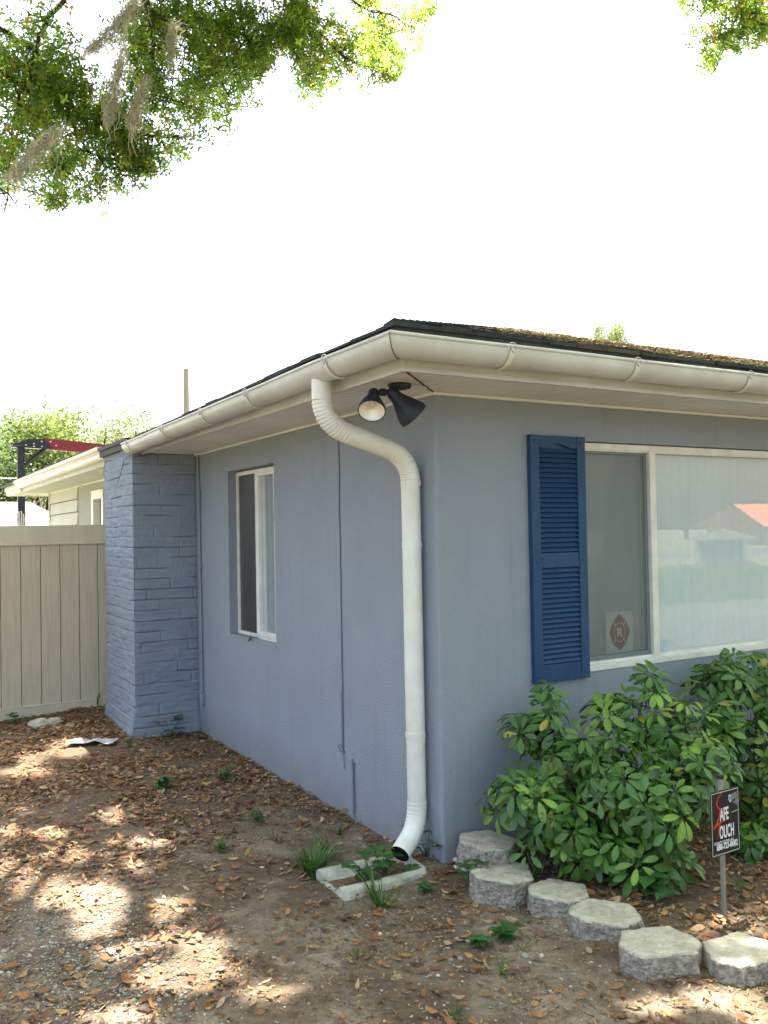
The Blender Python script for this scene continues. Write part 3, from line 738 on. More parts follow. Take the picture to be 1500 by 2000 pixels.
# ------------------------------------------------------------------ splash block under the spout
spx=empty('splash_block',(-.34,.10,gz(-.34,.10)),'mossy pale concrete splash block lying under the downspout outlet','splash block')
mb=MB(); Ls=.235; A=rad(5)
def channel():
    prof=[]; 
    nu=24; pts=[]
    xs=np.linspace(-Ls,Ls,nu)
    V=[];W0=.165
    cross=[(-1.02,-.06),(-1,.030),(-.95,.038),(-.84,.045),(-.72,.042),(-.60,.030),(-.50,.004),(0,.0),(.50,.004),(.60,.030),(.72,.042),(.84,.045),(.95,.038),(1,.030),(1.02,-.06)]
    for i,x in enumerate(xs):
        u=(x+Ls)/(2*Ls); 
        endr=1-.10*max(0,(u-.86)/.14)**2-.06*max(0,(.06-u)/.06)
        wd=W0*(1.0-.10*u)*endr
        for cy,cz_ in cross:
            zz=cz_ if cz_<0 else (.05*0+cz_*(1 if u<.93 else 1)); 
            if u>.93 and abs(cy)<.61: zz=.045
            V.append((x+.006*noise.noise(Vector((cy*5,x*9,7))),cy*wd+.006*noise.noise(Vector((x*16,cy*3,2))),zz+.006*noise.noise(Vector((x*25,cy*9,0)))-(.03*max(0,(u-.9)/.1)**2 if abs(cy)>.9 and cz_>0 else 0)))
    n=len(cross); Fs=[(i*n+k,i*n+k+1,(i+1)*n+k+1,(i+1)*n+k) for i in range(nu-1) for k in range(n-1)]
    Fs+= [tuple(range(n))[::-1],tuple(range((nu-1)*n,nu*n))]
    return V,Fs
V,Fs=channel(); Xs=Matrix.Translation((-.345,.105,.004))@Matrix.Rotation(rad(-2),4,'Z')
mb.add([Xs@Vector(v) for v in V],[f[::-1] for f in Fs]); sub(spx,mb.build('trough',MT['splash'],None,True))
mb=MB(); nn_=16
V=[Xs@Vector((-Ls+.02+.40*i/(nn_-1),(-.5+j/5.)*.17*(1-.1*i/nn_),.010+.008*noise.noise(Vector((i*.5,j*.7,0)))-.02*(j in (0,5)))) for i in range(nn_) for j in range(6)]
mb.add(V,[(i*6+j,(i+1)*6+j,(i+1)*6+j+1,i*6+j+1) for i in range(nn_-1) for j in range(5)]); sub(spx,mb.build('dirt_in_trough',mat('damp_dirt',(.10,.07,.045),.95,var=(.19,.12,.07),vscale=40,bump=1,bscale=60),None,True))
# ------------------------------------------------------------------ garden edging blocks
def block(cx,cy,ang,zt,wd,dp,ht,label,seed,ch=.30):
    rs=random.Random(seed)
    o=empty('edging_block',(cx,cy,zt-ht),label,'garden block','concrete blocks edging the plant bed')
    X=Matrix.Translation((cx,cy,zt-ht))@Matrix.Rotation(ang,4,'Z')@Matrix.Rotation(rs.uniform(-.04,.04),4,'X')@Matrix.Rotation(rs.uniform(-.04,.04),4,'Y')
    # plan outline: front is -y, three facets
    w=wd/2; c=w*ch*1.5
    corners=[(-w*.62,dp*.5),(w*.62,dp*.5),(w,-dp*.02),(w*.98,-dp*.18),(w-c,-dp*.5),(-w+c,-dp*.5),(-w*.98,-dp*.18),(-w,-dp*.02)]
    out=[]
    for i in range(len(corners)):
        a=Vector(corners[i]);b=Vector(corners[(i+1)%len(corners)]); m=max(2,int((b-a).length/.010))
        for k in range(m): out.append((a+(b-a)*k/m, i))
    n=len(out); V=[];Fq=[];mi=[]
    lev=[0,.18,.36,.54,.72,.86,.95,1.0]
    cen=Vector((0,0))
    for li,l in enumerate(lev):
        for p,e in out:
            rough=e in (2,3,4,5,6)
            r=(1+ (.05*(1-l) if rough else 0)); q=p*r
            nn=noise.noise(Vector((p.x*28+seed,p.y*28,l*4)))+.6*noise.noise(Vector((p.x*80+seed,p.y*80,l*9)))
            amp=.012 if rough and l<.97 else .005
            if li==len(lev)-1: amp=.007
            q=q*(1+amp*nn/max(.05,q.length)); 
            if li==len(lev)-1: q=q*.975
            V.append(X@Vector((q.x,q.y,l*ht+.003*nn*(l>.9)-.003*(li==len(lev)-1)*0)))
    for li in range(len(lev)-1):
        for k in range(n):
            Fq.append((li*n+k,(li+1)*n+k,(li+1)*n+(k+1)%n,li*n+(k+1)%n)); mi.append(1 if li<6 and out[k][1] in (2,3,4,5,6) else 0)
    # top: concentric rings
    base=(len(lev)-1)*n
    for s_ in (.93,.8,.55,.25):
        st=len(V)
        for k,(p,e) in enumerate(out):
            q=p*.975*s_; nn=noise.noise(Vector((q.x*22+seed,q.y*22,7)))
            V.append(X@Vector((q.x,q.y,ht+.002+.0035*nn)))
        for k in range(n): Fq.append((base+k,st+k,st+(k+1)%n,base+(k+1)%n)); mi.append(0)
        base=st
    V.append(X@Vector((0,0,ht+.002)))
    for k in range(n): Fq.append((base+k,len(V)-1,len(V)-1,base+(k+1)%n)); mi.append(0)
    b_=MB(); b_.v=[tuple(v) for v in V]; b_.f=[tuple(dict.fromkeys(f))[::-1] for f in Fq]; b_.m=mi; b_.c=[(1,1,1)]*len(Fq)
    me=b_.build('block_body',[MT['conc'],MT['concsplit']],None,True); sub(o,me)
def gcen(px,py,z): p=gp(px,py,z); return p.x,p.y
BL=[((950,1640),.185,-74,.29,.24,'tan edging block tucked against the house wall behind its neighbours'),
    ((980,1700),.115,-52,.285,.26,'pale clean edging block second from the house wall by the white stones'),
    ((1092,1738),.092,-60,.27,.23,'edging block third from the wall partly under shrub leaves with a dark scratch on top'),
    ((1182,1780),.088,-52,.30,.23,'mottled edging block with black lichen on its front beside small pale fungi'),
    ((1286,1838),.090,-24,.315,.24,'large grey-topped edging block left of the yard sign stake'),
    ((1444,1852),.078,-4,.32,.21,'edging block in front of the yard sign catching a patch of sun')]
for i,((px,py),zt,ang,wd,dp,lab) in enumerate(BL):
    x,y=gcen(px,py,zt); block(x,y,rad(ang),zt,wd,dp,.135,lab,i*3.7+1,(.30,.27,.25,.29,.24,.22)[i])
x,y=gcen(1580,1838,.08); block(x,y,rad(14),.08,.28,.2,.13,'edging block cut off by the right picture edge with only its corner showing',31)
# ------------------------------------------------------------------ yard sign
sg=empty('yard_sign',(.645,-1.165,gz(.645,-1.165)),'small black security company sign with red and white lettering on a metal stake','yard sign')
mb=MB(); mb.box(.636,.652,-1.166,-1.162,-.1,.625); mb.box(.636,.639,-1.162,-1.152,-.1,.625); mb.box(.649,.652,-1.162,-1.152,-.1,.625)
sub(sg,mb.build('stake',MT['steel'],None)); mb=MB(); mb.box(.634,.654,-1.169,-1.149,.625,.642); sub(sg,mb.build('stake_cap',MT['black'],None))
XS=frameX((.561,-1.172,.309),(1,0,.012),(0,-1,0))   # local x right, local y up (z out of the face)
XS=Matrix.Translation((.561,-1.172,.309))@Matrix(((1,0,0,0),(0,0,-1,0),(.012,1,0,0),(0,0,0,1)))
W_,H_=.181,.270
mb=MB(); rr=.008
out=[(cx_+rr*math.cos(a),cy_+rr*math.sin(a)) for cx_,cy_,a0 in ((W_-rr,rr,-90),(W_-rr,H_-rr,0),(rr,H_-rr,90),(rr,rr,180)) for a in [rad(a0+q) for q in (0,30,60,90)]]
mb.prism(out,-.0025,0,0,X=XS)
def strip(pts,wds,mi,z=.0006):
    L_=[];Rr=[]
    for i,p in enumerate(pts):
        a=Vector(pts[max(i-1,0)]);b=Vector(pts[min(i+1,len(pts)-1)]); t_=(b-a).normalized(); n_=Vector((-t_.y,t_.x)); w_=wds[i] if hasattr(wds,'__len__') else wds
        L_.append(Vector(p)+n_*w_/2); Rr.append(Vector(p)-n_*w_/2)
    n=len(pts); mb.add([XS@Vector((q.x,q.y,z)) for q in L_+Rr],[(i,n+i,n+i+1,i+1) for i in range(n-1)],mi)
e=.006
for a,b in (((e,e),(W_-e,e)),((W_-e,e),(W_-e,H_-e)),((W_-e,H_-e),(e,H_-e)),((e,H_-e),(e,e))): strip([a,b],.0022,1)
sx,sy=W_/330.,H_/800.
def s(px,py):   # sign-local from sign sketch coordinates (330 x 800)
    return (px*sx,H_-py*sy)
strip([s(130,30),s(90,75),s(66,150),s(84,195),s(112,240),s(92,330),s(60,400),s(22,440)],[.004,.0055,.006,.0075,.0095,.009,.006,.003],2)
strip([s(26,442),s(60,410),s(110,390),s(165,378)],[.010,.011,.008,.002],2,.0009)
strip([s(92,410),s(82,500),s(72,585)],[.007,.006,.002],2,.0011)
def st(txt,px,py,size,sxx,mi=1,bold=0): 
    q=s(px,py); text(mb,txt,size,XS@Matrix.Translation((q[0],q[1],.0006)),mi,sxx,bold,depth=.0002)
st('AFE',104,368,.073,.46,1,.002); st('OUCH',94,588,.073,.43,1,.002)
st('SECURITY SYSTEMS, INC.',28,650,.0145,.80,1,.0002)
st('888-723-8682',58,725,.0345,.68,1,.0012)
for k in range(3): strip([s(252,722+10*k),s(310,722+10*k)],.0012,3)
strip([s(70,770),s(165,770)],.0014,3); 
for k in range(10):
    a=k*.628; strip([s(48+9*math.cos(a),765+11*math.sin(a)),s(48+9*math.cos(a+.7),765+11*math.sin(a+.7))],.0012,3)
# camera pictogram
def poly(pp,mi,z=.0007): mb.add([XS@Vector((*s(*p),z)) for p in pp],[tuple(range(len(pp)))[::-1]],mi)
poly([(216,82),(300,58),(310,120),(232,160)],3); poly([(210,80),(226,74),(240,160),(222,172),(206,130)],1,.0009); poly([(214,95),(224,92),(232,150),(222,156),(214,128)],0,.0011)
poly([(282,122),(300,118),(306,160),(316,170),(300,240),(284,190),(258,200),(262,172),(284,164)],3)
strip([s(238,300),s(310,292)],.0022,1)
sub(sg,mb.build('sign_panel',[MT['signblack'],MT['signwhite'],MT['signred'],MT['signgrey']],None))
# ------------------------------------------------------------------ fence
fe=empty('fence',(-2.5,5.15,0),'tan vinyl privacy fence with vertical tongue and groove boards beside the brick chimney','fence')
FX0=-5.2
mb=MB(); mb.bbox(FX0,-.002,5.13,5.18,1.652,1.82,.004); mb.bbox(FX0,-.002,5.126,5.184,1.632,1.651,.003); sub(fe,mb.build('top_rail',MT['fence'],None))
mb=MB(); mb.bbox(FX0,-.002,5.13,5.18,-.05,.118,.004); mb.bbox(FX0,-.002,5.127,5.183,.118,.128,.003); sub(fe,mb.build('bottom_rail',MT['fence'],None))
mb=MB(); x=-.004; k=0
while x>FX0:
    a=x-.176; mb.bbox(a+.0035,x-.0035,5.148,5.168,.128,1.632,.003); mb.box(x-.006,x+.002,5.156,5.164,.128,1.632,1); x=a
sub(fe,mb.build('boards',[MT['fencep'],MT['gap']],None))
mb=MB(); mb.bbox(FX0-.12,FX0,5.10,5.21,-.1,1.9,.006); mb.lathe([(.085,0),(.085,.02),(0,.07)],Matrix.Translation((FX0-.06,5.155,1.9))@Matrix.Rotation(rad(45),4,'Z'),4); sub(fe,mb.build('post',MT['fence'],None))
# ------------------------------------------------------------------ hoist beyond the fence
hb=plane(42,1040,1,14.); bx=hb.x
cr_=empty('hoist_crane',(bx,14,0),'black steel hoist post with a dark red jib arm rising behind the rear eave','hoist')
top=plane(42,870,1,14.).z
mb=MB(); mb.bbox(bx-.065,bx+.065,13.935,14.065,-.0,top,.01); sub(cr_,mb.build('post',MT['crane_blk'],None))
mb=MB(); X=Matrix.Translation((0,0,0)); mb.bbox(bx+.10,bx+.16,13.93,14.07,top-.15,top-.13,.004)
mb.tube([(bx+.03,14,top-.42),(bx+.44,14,top-.04)],.038,4); mb.prism([(bx-.16,top-.04),(bx+.55,top-.06),(bx+.42,top+.13),(bx+.18,top+.13),(bx-.14,top+.02)],13.92,14.08,axis=1)
mb.bbox(bx-.17,bx+.42,13.90,13.915,top-.035,top-.015,.003)
sub(cr_,mb.build('bracket',MT['crane_blk'],None))
mb=MB(); mb.prism([(bx+.38,top-.06),(bx+2.3,top-.16),(bx+2.3,top+.0),(bx+.38,top+.16)],13.95,14.05,axis=1); mb.box(bx+.38,bx+2.3,13.945,14.055,top-.02,top-.015) if False else None
sub(cr_,mb.build('jib_arm',MT['crane_red'],None))
for q,z in ((.22,.05),(.22,.0),(.36,.10),(.36,.0),(.52,.10),(.62,.03),(.08,.02)):
    mb=MB(); mb.lathe([(0,-.02),(.014,-.018),(.014,0)],axisX((bx+q,13.915,top+z-.02),(0,1,0)),8); sub(cr_,mb.build('bolt',MT['white'],None))
mb=MB()
for k in range(6): mb.tube(wob((bx-.07+.025*k,13.9,1.62),(bx-.10+.04*k,13.88,2.15+.06*random.random()),8,.03,k,0),.012,5)
tag(mb.build('rope_coil',MT['wire'],None,True),'pale rope coil hung on the black hoist post just above the fence','rope')
# ------------------------------------------------------------------ hanging ornament beyond the rear eave
hx=plane(62,985,1,11.8)
ch=empty('wind_chime',(hx.x,11.8,2.4),'small wind chime with round discs dangling below the rear eave','wind chime')
mb=MB()
for (px,py) in ((55,964),(68,968),(76,984)):
    p=plane(px,py,1,11.7); X=axisX(p,(CP-p)); mb.lathe([(.030,-.004),(.052,-.004),(.052,.004),(.030,.004),(.030,-.004)],X,18)
    mb.tube([(p.x,11.7,2.41),(p.x+.02,11.7,(p.z+2.4)/2),(p.x,11.7,p.z+.04)],.006,5)
sub(ch,mb.build('discs',MT['chime'],None,True))
# ------------------------------------------------------------------ utility pole and wires
pp=plane(363,721,1,30.); 
po=empty('utility_pole',(pp.x,30,0),'weathered wooden utility pole standing behind the house roof','utility pole')
mb=MB(); mb.tube([(pp.x-.05,30,-.2),(pp.x,30,pp.z*.6),(pp.x,30,pp.z)],[.16,.13,.105],12); sub(po,mb.build('shaft',MT['pole'],None,True))
def wire(a,b,sag,label,r=.012):
    mb=MB(); a=Vector(a);b=Vector(b); mb.tube([a+(b-a)*t_-Vector((0,0,sag*4*t_*(1-t_))) for t_ in np.linspace(0,1,24)],r,5)
    tag(mb.build('overhead_wire',MT['wire'],None,True),label,'wire','overhead wires')
wire((pp.x,30,pp.z-.25),(-22,28,7.7),.5,'faint overhead wire running left from the utility pole top')
wire((pp.x,30,pp.z-.3),(24,36,7.0),.6,'faint overhead wire running right from the utility pole top')
wire((9,27,6.0),(-16,24,5.2),.1,'upper pale wire crossing in front of the distant tree tops')
wire((9,26,5.1),(-16,24,4.2),.1,'middle pale wire crossing the distant trees above the red arm')
wire((6,20,3.3),(-12,19,3.2),.1,'lower pale wire left of the black hoist post',.010)
# ------------------------------------------------------------------ neighbour shed
a=plane(0,973,1,17.); 
shd=empty('shed',(-1.5,18.5,0),'white roofed shed strewn with debris seen over the left end of the fence','shed')
mb=MB(); q1=plane(-260,955,1,21.); q2=plane(58,981,1,21.); q3=plane(108,1006,1,17.4)
tp=[(-6,16.4,1.55),(q3.x+.15,16.4,1.6),tuple(q3),tuple(q2),(-6,21,q2.z+.1)]
mb.add(tp+[(a_,b_,c_-.12) for a_,b_,c_ in tp],[(0,1,2,3,4),(9,8,7,6,5)]+[(i,5+i,5+(i+1)%5,(i+1)%5) for i in range(5)]); sub(shd,mb.build('roof',MT['tarp'],None)); mb=MB(); mb.box(-5.6,.9,16.9,20.8,0,1.6); sub(shd,mb.build('wall',MT['cream'],None))
mb=MB()
for k in range(60):
    u_=random.random()**.6; v_=random.random(); p_=Vector(tp[3]).lerp(Vector(tp[2]),u_).lerp(Vector(tp[0]).lerp(Vector(tp[1]),.8),v_*v_)+Vector((0,0,.02))
    mb.tube([p_,p_+Vector((random.uniform(-.08,.08),random.uniform(-.1,.1),.02))],.008,4)
db=sub(shd,mb.build('roof_debris',MT['bark'],None)); db['kind']='stuff'
# ------------------------------------------------------------------ small rocks and rubbish
def rock(px,py,r,label,m='wstone',zs=.6,name='stone',grp=None,seed=0,cat='stone'):
    p=gp(px,py,0); g=gz(p.x,p.y); bm=bmesh.new(); bmesh.ops.create_icosphere(bm,subdivisions=3,radius=1)
    for v in bm.verts:
        nn=1+.28*noise.noise(v.co*1.3+Vector((seed*7,0,0)))+.10*noise.noise(v.co*4+Vector((seed*3,1,0)))
        c=v.co*nn; v.co=Vector((c.x*r,c.y*r*.8,c.z*r*zs))
    me=bpy.data.meshes.new(name); bm.to_mesh(me); bm.free(); me.materials.append(MT[m]); me.shade_smooth()
    o=bpy.data.objects.new(name,me); COL.objects.link(o); o.location=(p.x,p.y,g+r*zs*.45); o.rotation_euler=(0,0,seed*1.7)
    tag(o,label,cat,grp)
rock(893,1676,.026,'white stone nearest the wall corner beside the edging blocks',seed=1,grp='white stones by the corner')
rock(908,1682,.036,'largest white stone in the cluster by the wall corner',seed=2,grp='white stones by the corner',zs=.8)
rock(893,1698,.024,'middle white stone of the cluster by the wall corner',seed=3,grp='white stones by the corner')
rock(893,1708,.022,'lowest white stone of the cluster by the wall corner',seed=4,grp='white stones by the corner')
rock(904,1703,.016,'tiny white stone right of the others by the wall corner',seed=5,grp='white stones by the corner')
rock(78,1422,.11,'flat grey rock lying in leaves below the fence',m='splash',zs=.35,seed=6)
rock(106,1421,.075,'pale rounded rock below the fence right of the flat grey one',m='conc',zs=.6,seed=7)
# crumpled clear plastic sheet
p0=gp(180,1459,0); nx,ny=26,10; V=[]
for j in range(ny):
    for i in range(nx):
        u=(i/(nx-1)-.5)*.38; v=(j/(ny-1)-.5)*.15; q=Vector((p0.x,p0.y,0))+Vector((XW.x,XW.y,0)).normalized()*u+Vector((FW.x,FW.y,0)).normalized()*v
        V.append((q.x,q.y,gz(q.x,q.y)+.028+.022*noise.noise(Vector((u*14,v*18,3)))+.01*noise.noise(Vector((u*40,v*40,3)))))
o=npmesh('plastic_sheet',V,[(j*nx+i,j*nx+i+1,(j+1)*nx+i+1,(j+1)*nx+i) for j in range(ny-1) for i in range(nx-1)],MT['plastic'],smooth=True)
tag(o,'shiny crumpled grey plastic sheet on the leaves in front of the chimney','plastic sheet')
# ------------------------------------------------------------------ leaves toolkit
def rot_basis(n,r=rng):
    q=r.normal(size=(n,4)); q/=np.linalg.norm(q,axis=1)[:,None]; w,x,y,z=q.T
    return np.stack([np.stack([1-2*(y*y+z*z),2*(x*y-z*w),2*(x*z+y*w)],1),np.stack([2*(x*y+z*w),1-2*(x*x+z*z),2*(y*z-x*w)],1),np.stack([2*(x*z-y*w),2*(y*z+x*w),1-2*(x*x+y*y)],1)],2)
def leaf_cloud(P,L,Wd,B=None,bend=.25):
    """two-quad leaf: V shaped fold along its length; returns verts, quads"""
    n=len(P); B=rot_basis(n) if B is None else B
    L=np.broadcast_to(L,(n,)); Wd=np.broadcast_to(Wd,(n,))
    t=np.array([[0,0,0],[.35,.5,1],[.75,.38,1],[1,0,.3],[.75,-.38,1],[.35,-.5,1],[.4,0,-.2]])
    loc=np.zeros((n,6,3)); pts=[(0,0,0),(.40,.5,.5),(1,0,-.2),(.40,-.5,.5)]
    V=np.zeros((n,4,3))
    for k,(a,b,c) in enumerate(pts):
        V[:,k,:]=P+B[:,:,0]*(a*L)[:,None]+B[:,:,1]*(b*Wd)[:,None]+B[:,:,2]*(c*bend*Wd)[:,None]
    Fq=np.arange(n*4).reshape(n,4)
    # split along the midrib so that the fold is real
    T=np.stack([Fq[:,[0,1,2]],Fq[:,[0,2,3]]],1).reshape(-1,3)
    return V.reshape(-1,3),T
# ------------------------------------------------------------------ oaks
TLP=[(-60,470),(0,455),(18,452),(30,415),(75,400),(110,415),(135,398),(185,440),(205,425),(265,410),(262,378),(330,375),(345,345),(300,330),(290,280),(320,300),(375,305),(425,262),(455,270),(480,255),(500,225),(508,200),(480,165),(460,150),(490,165),(520,150),(545,160),(550,130),(560,112),(500,95),(475,75),(455,95),(445,70),(430,40),(450,60),(475,40),(500,65),(520,70),(512,120),(530,160),(545,165),(585,150),(578,195),(605,215),(615,185),(640,170),(660,150),(690,180),(735,180),(760,160),(800,150),(830,120),(825,80),(850,30),(860,-40),(-60,-60)]
TLP=[(-80,480),(0,456),(20,450),(30,412),(75,398),(112,418),(140,392),(188,442),(210,422),(270,410),(300,382),(345,340),(322,312),(375,308),(425,262),(455,285),(482,255),(500,222),(508,200),(490,165),(520,152),(560,110),(582,150),(578,195),(608,218),(640,168),(690,180),(735,180),(760,160),(800,150),(832,120),(825,80),(850,30),(870,-60),(-80,-80)]
TRP=[(1318,-60),(1325,10),(1330,50),(1312,92),(1335,98),(1365,75),(1362,140),(1385,150),(1400,145),(1418,105),(1440,135),(1455,100),(1475,90),(1492,98),(1500,110),(1580,120),(1580,-60)]
def inpoly(x,y,poly):
    r=np.zeros(len(x),bool); n=len(poly); j=n-1
    for i in range(n):
        xi,yi=poly[i];xj,yj=poly[j]
        c=((yi>y)!=(yj>y))&(x<(xj-xi)*(y-yi)/(yj-yi+1e-12)+xi); r^=c; j=i
    return r
def allowed(P,margin=12):
    """where the crown may reach: the photograph's sky opening stays free of leaves"""
    x,y,w=project(P)
    infr=(w>.1)&(x>-margin)&(x<1500+margin)&(y>-margin)&(y<2000)
    ok=inpoly(x,y,TLP)|inpoly(x,y,TRP)
    return (~infr)|ok
DAP=[(-1.509,3.174,0.142,-0.097,-0.021,-0.145),(-1.394,3.543,0.06,-0.041,-0.029,-0.193),(-1.098,3.68,0.117,-0.082,-0.045,-0.237),(-1.635,2.226,0.044,-0.029,-0.006,-0.044),(-1.753,1.836,0.066,-0.044,-0.012,-0.093),(-1.585,1.663,0.119,-0.079,-0.012,-0.072),(-1.173,1.822,0.069,-0.046,-0.037,-0.155),(-1.185,1.26,0.111,-0.073,-0.013,-0.048),(-1.573,1.278,0.098,-0.064,-0.017,-0.093),(-1.329,1.082,0.041,-0.027,-0.007,-0.03),(-1.716,0.831,0.126,-0.082,-0.028,-0.162),(-1.513,0.663,0.125,-0.081,-0.027,-0.119),(-1.553,0.487,0.119,-0.078,-0.025,-0.11),(-1.343,0.396,0.1,-0.065,-0.022,-0.076),(-1.389,0.267,0.093,-0.06,-0.017,-0.061),(-1.635,0.265,0.047,-0.03,-0.017,-0.079),(-1.565,0.065,0.08,-0.051,-0.018,-0.072),(-1.356,0.028,0.041,-0.026,-0.02,-0.064),(-1.277,-0.11,0.054,-0.035,-0.015,-0.043),(-1.47,-0.303,0.1,-0.064,-0.029,-0.097),(-1.207,-0.603,0.064,-0.041,-0.017,-0.04),(-1.844,1.187,0.053,-0.035,-0.015,-0.115),(-1.729,-0.453,0.093,-0.059,-0.009,-0.04),(-1.292,-0.346,0.051,-0.033,-0.011,-0.03),(-0.04,-1.45,0.091,-0.058,-0.036,-0.032),(0.184,-1.533,0.092,-0.059,-0.045,-0.035),(0.176,-1.665,0.059,-0.038,-0.033,-0.024),(0.609,-1.25,0.042,-0.027,-0.03,-0.023),(-1.336,0.886,0.088,-0.058,-0.009,-0.034),(-1.343,-0.191,0.035,-0.022,-0.011,-0.033)]
def sungap(P,grow=1.12):
    """True where a leaf would close one of the gaps shaped in the crown to throw sun flecks"""
    g=P-SD[None,:]*(P[:,2]/SD[2])[:,None]; r=np.zeros(len(P),bool)
    for cx,cy,ax,ay,bx,by in DAP:
        k_=.060 if cy>1.1 else .055
        la=math.hypot(ax,ay); lb=math.hypot(bx,by); ax*=(la+k_)/la; ay*=(la+k_)/la; bx*=(lb+k_)/lb; by*=(lb+k_)/lb
        det=ax*by-ay*bx; dx=g[:,0]-cx; dy=g[:,1]-cy
        u=(dx*by-dy*bx)/det; v=(ax*dy-ay*dx)/det
        r|=(u*u+v*v)<grow**2
    return r
def oakcols(n,r=rng):
    base=np.array([[.045,.090,.018],[.075,.125,.024],[.13,.165,.030],[.14,.10,.035]]); k=r.choice(4,n,p=[.45,.32,.18,.05])
    return base[k]*r.uniform(.65,1.35,(n,1))
oak1=empty('oak_tree',(-7.2,1.2,0),'spreading live oak whose leafy limbs hang into the upper left of the photo','tree')
oak2=empty('oak_tree',(7.9,-6.6,0),'live oak whose leafy twigs dip into the top right corner of the photo','tree')
def limb(p0,p1,n,r0,r1,arch,seed,mb,wig=.12,nn=7):
    p0=Vector(p0);p1=Vector(p1); L=(p1-p0).length; pts=[]
    for i in range(n):
        t_=i/(n-1); p=p0.lerp(p1,t_)+Vector((0,0,arch*math.sin(math.pi*t_)))
        a=math.sin(math.pi*t_)**.5*wig*L*.35
        p+=Vector((noise.noise(Vector((t_*3,seed,0))),noise.noise(Vector((t_*3,seed,9))),noise.noise(Vector((t_*3,seed,17)))))*a
        pts.append(p)
    mb.tube(pts,[r0+(r1-r0)*(i/(n-1))**.8 for i in range(n)],nn); return pts
tr1=MB(); tr2=MB()
fork=Vector((-6.6,1.5,3.4)); limb((-7.2,1.2,-.2),fork,10,.42,.30,0,1,tr1,.1,14)
# main limbs reaching over the yard
mains=[]
for k,(e,r0) in enumerate([((-2.2,4.4,5.6),.20),((-1.2,6.5,7.6),.20),((-3.0,-.5,6.4),.18),((-6.5,6.5,7.5),.2),((-4.5,-4.5,7.0),.2),((-9.5,-2,7.5),.2),((.5,2.0,8.4),.17),((-1.0,-3.0,8.3),.15)]):
    mains.append(limb(fork,e,16,r0,.035,1.0,k+2,tr1,.35,9))
# boughs seen in the photograph, at their own distance
def bough(pxs,d0,d1,r0,r1,mb,seed,nn=6):
    P=[at(px,py,d0+(d1-d0)*i/(len(pxs)-1)) for i,(px,py) in enumerate(pxs)]; Q=[]
    for i in range(len(P)-1):
        a=P[max(i-1,0)];b=P[i];c=P[i+1];d=P[min(i+2,len(P)-1)]
        for t_ in np.linspace(0,1,7)[:-1]: Q.append(.5*((2*b)+(c-a)*t_+(2*a-5*b+4*c-d)*t_**2+(3*b-3*c+d-a)*t_**3))
    Q.append(P[-1])
    Q=[q+Vector((noise.noise(Vector((i*.4,seed,0))),noise.noise(Vector((i*.4,seed,5))),noise.noise(Vector((i*.4,seed,9)))))*.03 for i,q in enumerate(Q)]
    mb.tube(Q,[r0+(r1-r0)*i/(len(Q)-1) for i in range(len(Q))],nn); return Q
bsrc=[]
for k,(pxs,d0,d1,r0,r1) in enumerate([
  ([(220,-120),(285,10),(345,55),(395,95),(430,150),(445,190)],7.2,7.8,.030,.006),
  ([(250,-150),(292,20),(298,90),(305,150),(332,192)],7.0,7.3,.026,.007),
  ([(500,-150),(560,-30),(580,15),(610,55),(650,90),(700,125),(745,135),(790,130)],7.4,8.2,.024,.004),
  ([(-90,60),(-20,130),(60,165),(118,178),(135,200),(180,245),(235,262),(300,265),(360,268)],6.6,7.4,.034,.005),
  ([(-90,20),(0,60),(60,95),(110,150),(112,185),(120,215)],6.8,7.2,.026,.006),
  ([(380,-100),(430,20),(475,70),(520,85),(560,90),(580,120),(595,160)],7.6,8.4,.020,.004),
  ([(-60,250),(20,280),(70,300),(120,330),(170,360),(215,395)],7.2,7.6,.018,.003),
  ([(120,180),(150,260),(180,300),(250,330),(310,335)],7.0,7.4,.014,.003),
  ([(600,-90),(660,-20),(720,20),(780,40),(825,60)],8.2,8.8,.016,.003),
  ([(160,-100),(120,0),(80,60),(60,140),(30,220),(20,320),(5,420)],6.4,7.0,.022,.004),
  ([(300,-90),(380,20),(440,110),(455,130),(485,210)],7.6,8.2,.016,.003)]):
    bsrc.append(bough(pxs,d0,d1,r0,r1,tr1,k*3.3))
for q in bsrc:     # carry each bough back to a main limb
    s0=q[0]; best=min((p for m_ in mains for p in m_[4:]),key=lambda p:(p-s0).length); limb(best,s0,10,.05,.026,.2,len(tr1.v)*.01,tr1,.3,6)
f2=Vector((7.8,-5.9,3.6)); limb((7.9,-6.6,-.2),f2,10,.30,.22,0,40,tr2,.1,14)
m2=[limb(f2,e,14,.15,.03,.8,50+k,tr2,.3,8) for k,e in enumerate([(4.2,-1.5,6.8),(2.0,-3.8,7.2),(6.5,-1.0,7.8),(10.5,-3.5,7.5),(9,-9,7.4),(5,-8.5,7.6)])]
b2=[]
for k,(pxs,d0,d1,r0,r1) in enumerate([([(1445,-60),(1445,5),(1435,40),(1425,75),(1410,105),(1398,140)],8.6,9.0,.016,.003),([(1450,-60),(1448,20),(1450,70),(1430,80)],8.6,8.8,.014,.004),([(1400,-60),(1385,10),(1365,35),(1345,65)],8.8,9.1,.012,.003),([(1560,-60),(1520,20),(1490,60),(1470,85)],8.6,8.9,.012,.003)]):
    q=bough(pxs,d0,d1,r0,r1,tr2,k*5+60); b2.append(q); best=min((p for m_ in m2 for p in m_[3:]),key=lambda p:(p-q[0]).length); limb(best,q[0],10,.04,.016,.2,k+77,tr2,.3,6)
